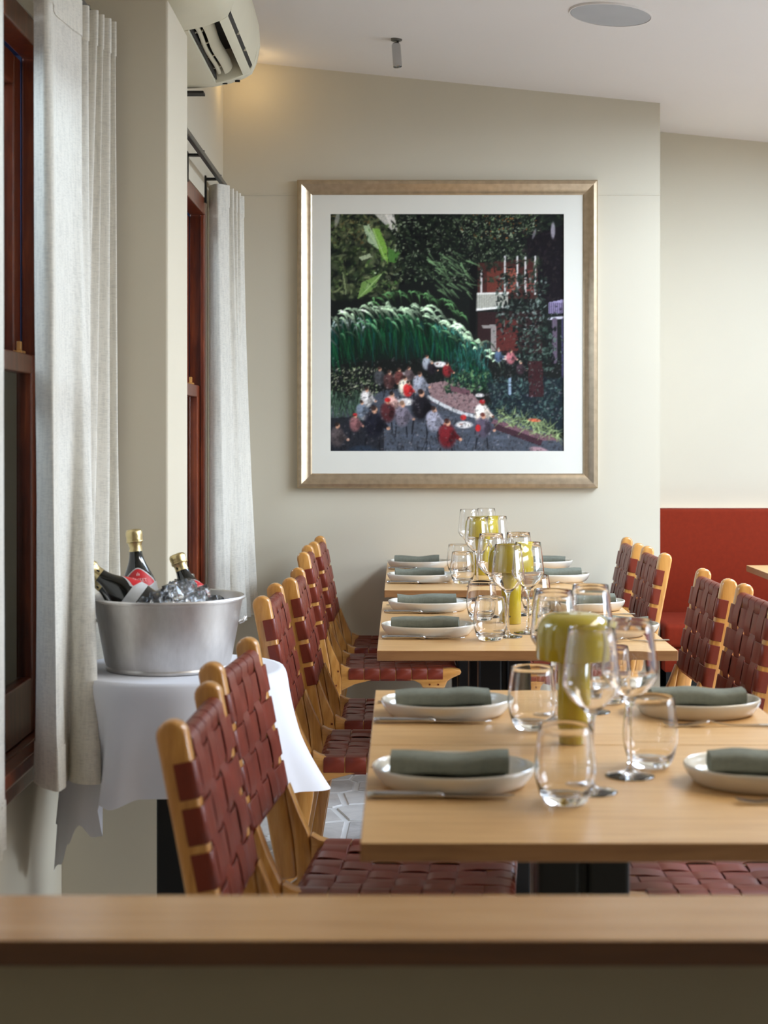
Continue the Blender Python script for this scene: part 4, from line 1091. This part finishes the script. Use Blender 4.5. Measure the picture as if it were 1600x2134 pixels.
def make_bottle():
    t = thing('champagne_bottle', '', 'bottle', (0, 0, 0), 0, 'bottles in the ice bucket')
    zs = [0, .002, .006, .02, .08, .15, .16, .172, .18, .19, .20, .21, .22, .23, .24, .25, .26, .27]
    obj('bottle_body', MB().lathe([(0, .002)] + [(bottle_r(z), z) for z in zs] + [(0, .271)], 40), M['bottle'], t, 60)
    m = MB()
    fz = [(.0156, .250), (.0151, .256), (.0150, .262), (.0158, .268), (.0178, .272), (.0192, .276), (.0186, .281), (.0196, .287), (.0194, .295), (.0168, .3005), (.008, .302), (0, .3022)]
    m.lathe(fz, 36, wob=.02)
    obj('foil_capsule', m, M['foil'], t, 60)
    obj('wire_ring', MB().lathe([(.0180, .2705), (.0198, .272), (.0198, .274), (.0180, .2755)], 28), M['foil'], t, 60)
    def patch(off, u0, zb, zt):
        def fn(u, v):
            w = (u - .5) * 2; a = -PI / 2 + w * u0; z = zb(w) + (zt(w) - zb(w)) * v
            r = bottle_r(z) + off; return (r * math.cos(a), r * math.sin(a), z)
        return MB().grid(26, 12, fn)
    obj('label_band', patch(.0004, R(150), lambda w: .150, lambda w: .176), M['label_silver'], t, 60, fix=False)
    obj('label_border', patch(.0007, R(66), lambda w: .163 + .010 * w * w, lambda w: .212 - .030 * abs(w) ** 1.8), M['label_silver'], t, 60, fix=False)
    obj('label', patch(.0010, R(60), lambda w: .1655 + .010 * w * w, lambda w: .2095 - .031 * abs(w) ** 1.8), M['label_red'], t, 60, fix=False)
    v, f = text_mesh('GOSSET', .0115)
    vv = []
    for x, y, _ in v:
        z = .1795 + y - 12 * x * x * .25; r = bottle_r(z) + .0015; a = -PI / 2 + x / .040; vv.append((r * math.cos(a), r * math.sin(a), z))
    obj('label_lettering', MB().add(vv, f), M['label_ink'], t, fix=False)
    em = MB()                                          # small crest above the name
    for k in range(3): 
        x = (-.003, 0, .003)[k]; z0_, z1_ = .194, (.199, .2015, .199)[k]
        q = [(x - .0009, z0_), (x + .0009, z0_), (x + .0009, z1_), (x - .0009, z1_)]
        em.add([((bottle_r(z) + .0015) * math.cos(-PI / 2 + xx_ / .035), (bottle_r(z) + .0015) * math.sin(-PI / 2 + xx_ / .035), z) for xx_, z in q], [(0, 1, 2, 3)])
    obj('label_crest', em, M['label_ink'], t, fix=False)
    return t
bot0 = make_bottle()
BOT = [((-.596, 3.735, .765), (-.627, 3.745, 1.06), 0, 'champagne bottle with gold foil standing upright in the bucket, tallest of the four'),
       ((-.474, 3.60, .818), (-.716, 3.575, .998), 96, 'champagne bottle lying at a slant in front, its red label over the ice'),
       ((-.525, 3.665, .790), (-.715, 3.655, .965), 35, 'champagne bottle leaning far left, mostly hidden behind the curtain'),
       ((-.432, 3.715, .745), (-.529, 3.765, 1.0), 35, 'champagne bottle with gold foil leaning at the right rear of the bucket')]
for i, (a, b_, spin, lab) in enumerate(BOT):
    a, b_ = Vector(a), Vector(b_); up = (b_ - a).normalized()
    toward = (Vector((0, 0, 1.28)) - a); f = (toward - up * toward.dot(up)).normalized()     # label side
    Yv = -f; Xv = Yv.cross(up).normalized()
    mat_ = Matrix((Xv, Yv, up)).transposed().to_4x4() @ Matrix.Rotation(R(spin), 4, 'Z')
    o = bot0 if i == 0 else dup(bot0, (0, 0, 0), 0, lab)
    k_ = (1, 1, .86, .80)[i]                              # two shorter bottles
    o['label'] = lab; o.scale = (1, 1, k_); o.location = b_ - up * .302 * k_; o.rotation_euler = mat_.to_euler()

def make_ice(s):
    bm = bmesh.new(); bmesh.ops.create_cube(bm, size=1)
    rr = random.Random(s)
    for v in bm.verts: v.co = Vector((v.co.x * rr.uniform(.9, 1.1), v.co.y * rr.uniform(.85, 1.1), v.co.z * rr.uniform(.75, 1.05))) + Vector((rr.uniform(-.07, .07), rr.uniform(-.07, .07), rr.uniform(-.07, .07)))
    bmesh.ops.bevel(bm, geom=bm.edges[:], offset=.10, segments=2, profile=.5, affect='EDGES')
    for v in bm.verts: v.co *= .026
    me = bpy.data.meshes.new('ice_cube'); bm.to_mesh(me); bm.free(); me.materials.append(M['ice'])
    return me
ice = [make_ice(s) for s in range(5)]
ri = random.Random(4); n_ice = 0
pos = []
for k in range(4000):
    a = ri.uniform(0, 2 * PI); r = .131 * math.sqrt(ri.random())
    x, y = KX + r * math.cos(a), KY + r * math.sin(a)
    if x < -.60: continue
    z = ri.uniform(.868, .900) + max(0, .040 - 0.45 * abs(x + .50)) - (.012 if x > -.45 else 0)
    p = Vector((x, y, z))
    if r > .135 and z > .90: continue
    ok = all((p - q).length > .0235 for q in pos)
    for A_, B_, _, _ in BOT:
        A2, B2 = Vector(A_), Vector(B_); t = max(0, min(1, (p - A2).dot(B2 - A2) / (B2 - A2).length_squared)); d = (p - (A2 + (B2 - A2) * t)).length
        if d < bottle_r(t * .302) + .009: ok = False
    if ok: pos.append(p)
    if len(pos) >= 130: break
for k, p in enumerate(pos):
    o = bpy.data.objects.new('ice_cube', ice[k % 5]); COL.objects.link(o)
    o.location = p; o.rotation_euler = (ri.uniform(0, 6), ri.uniform(0, 6), ri.uniform(0, 6))
    tag(o, 'clear ice cube heaped among the bottles in the steel bucket', 'ice cube', 'ice cubes in the steel bucket')
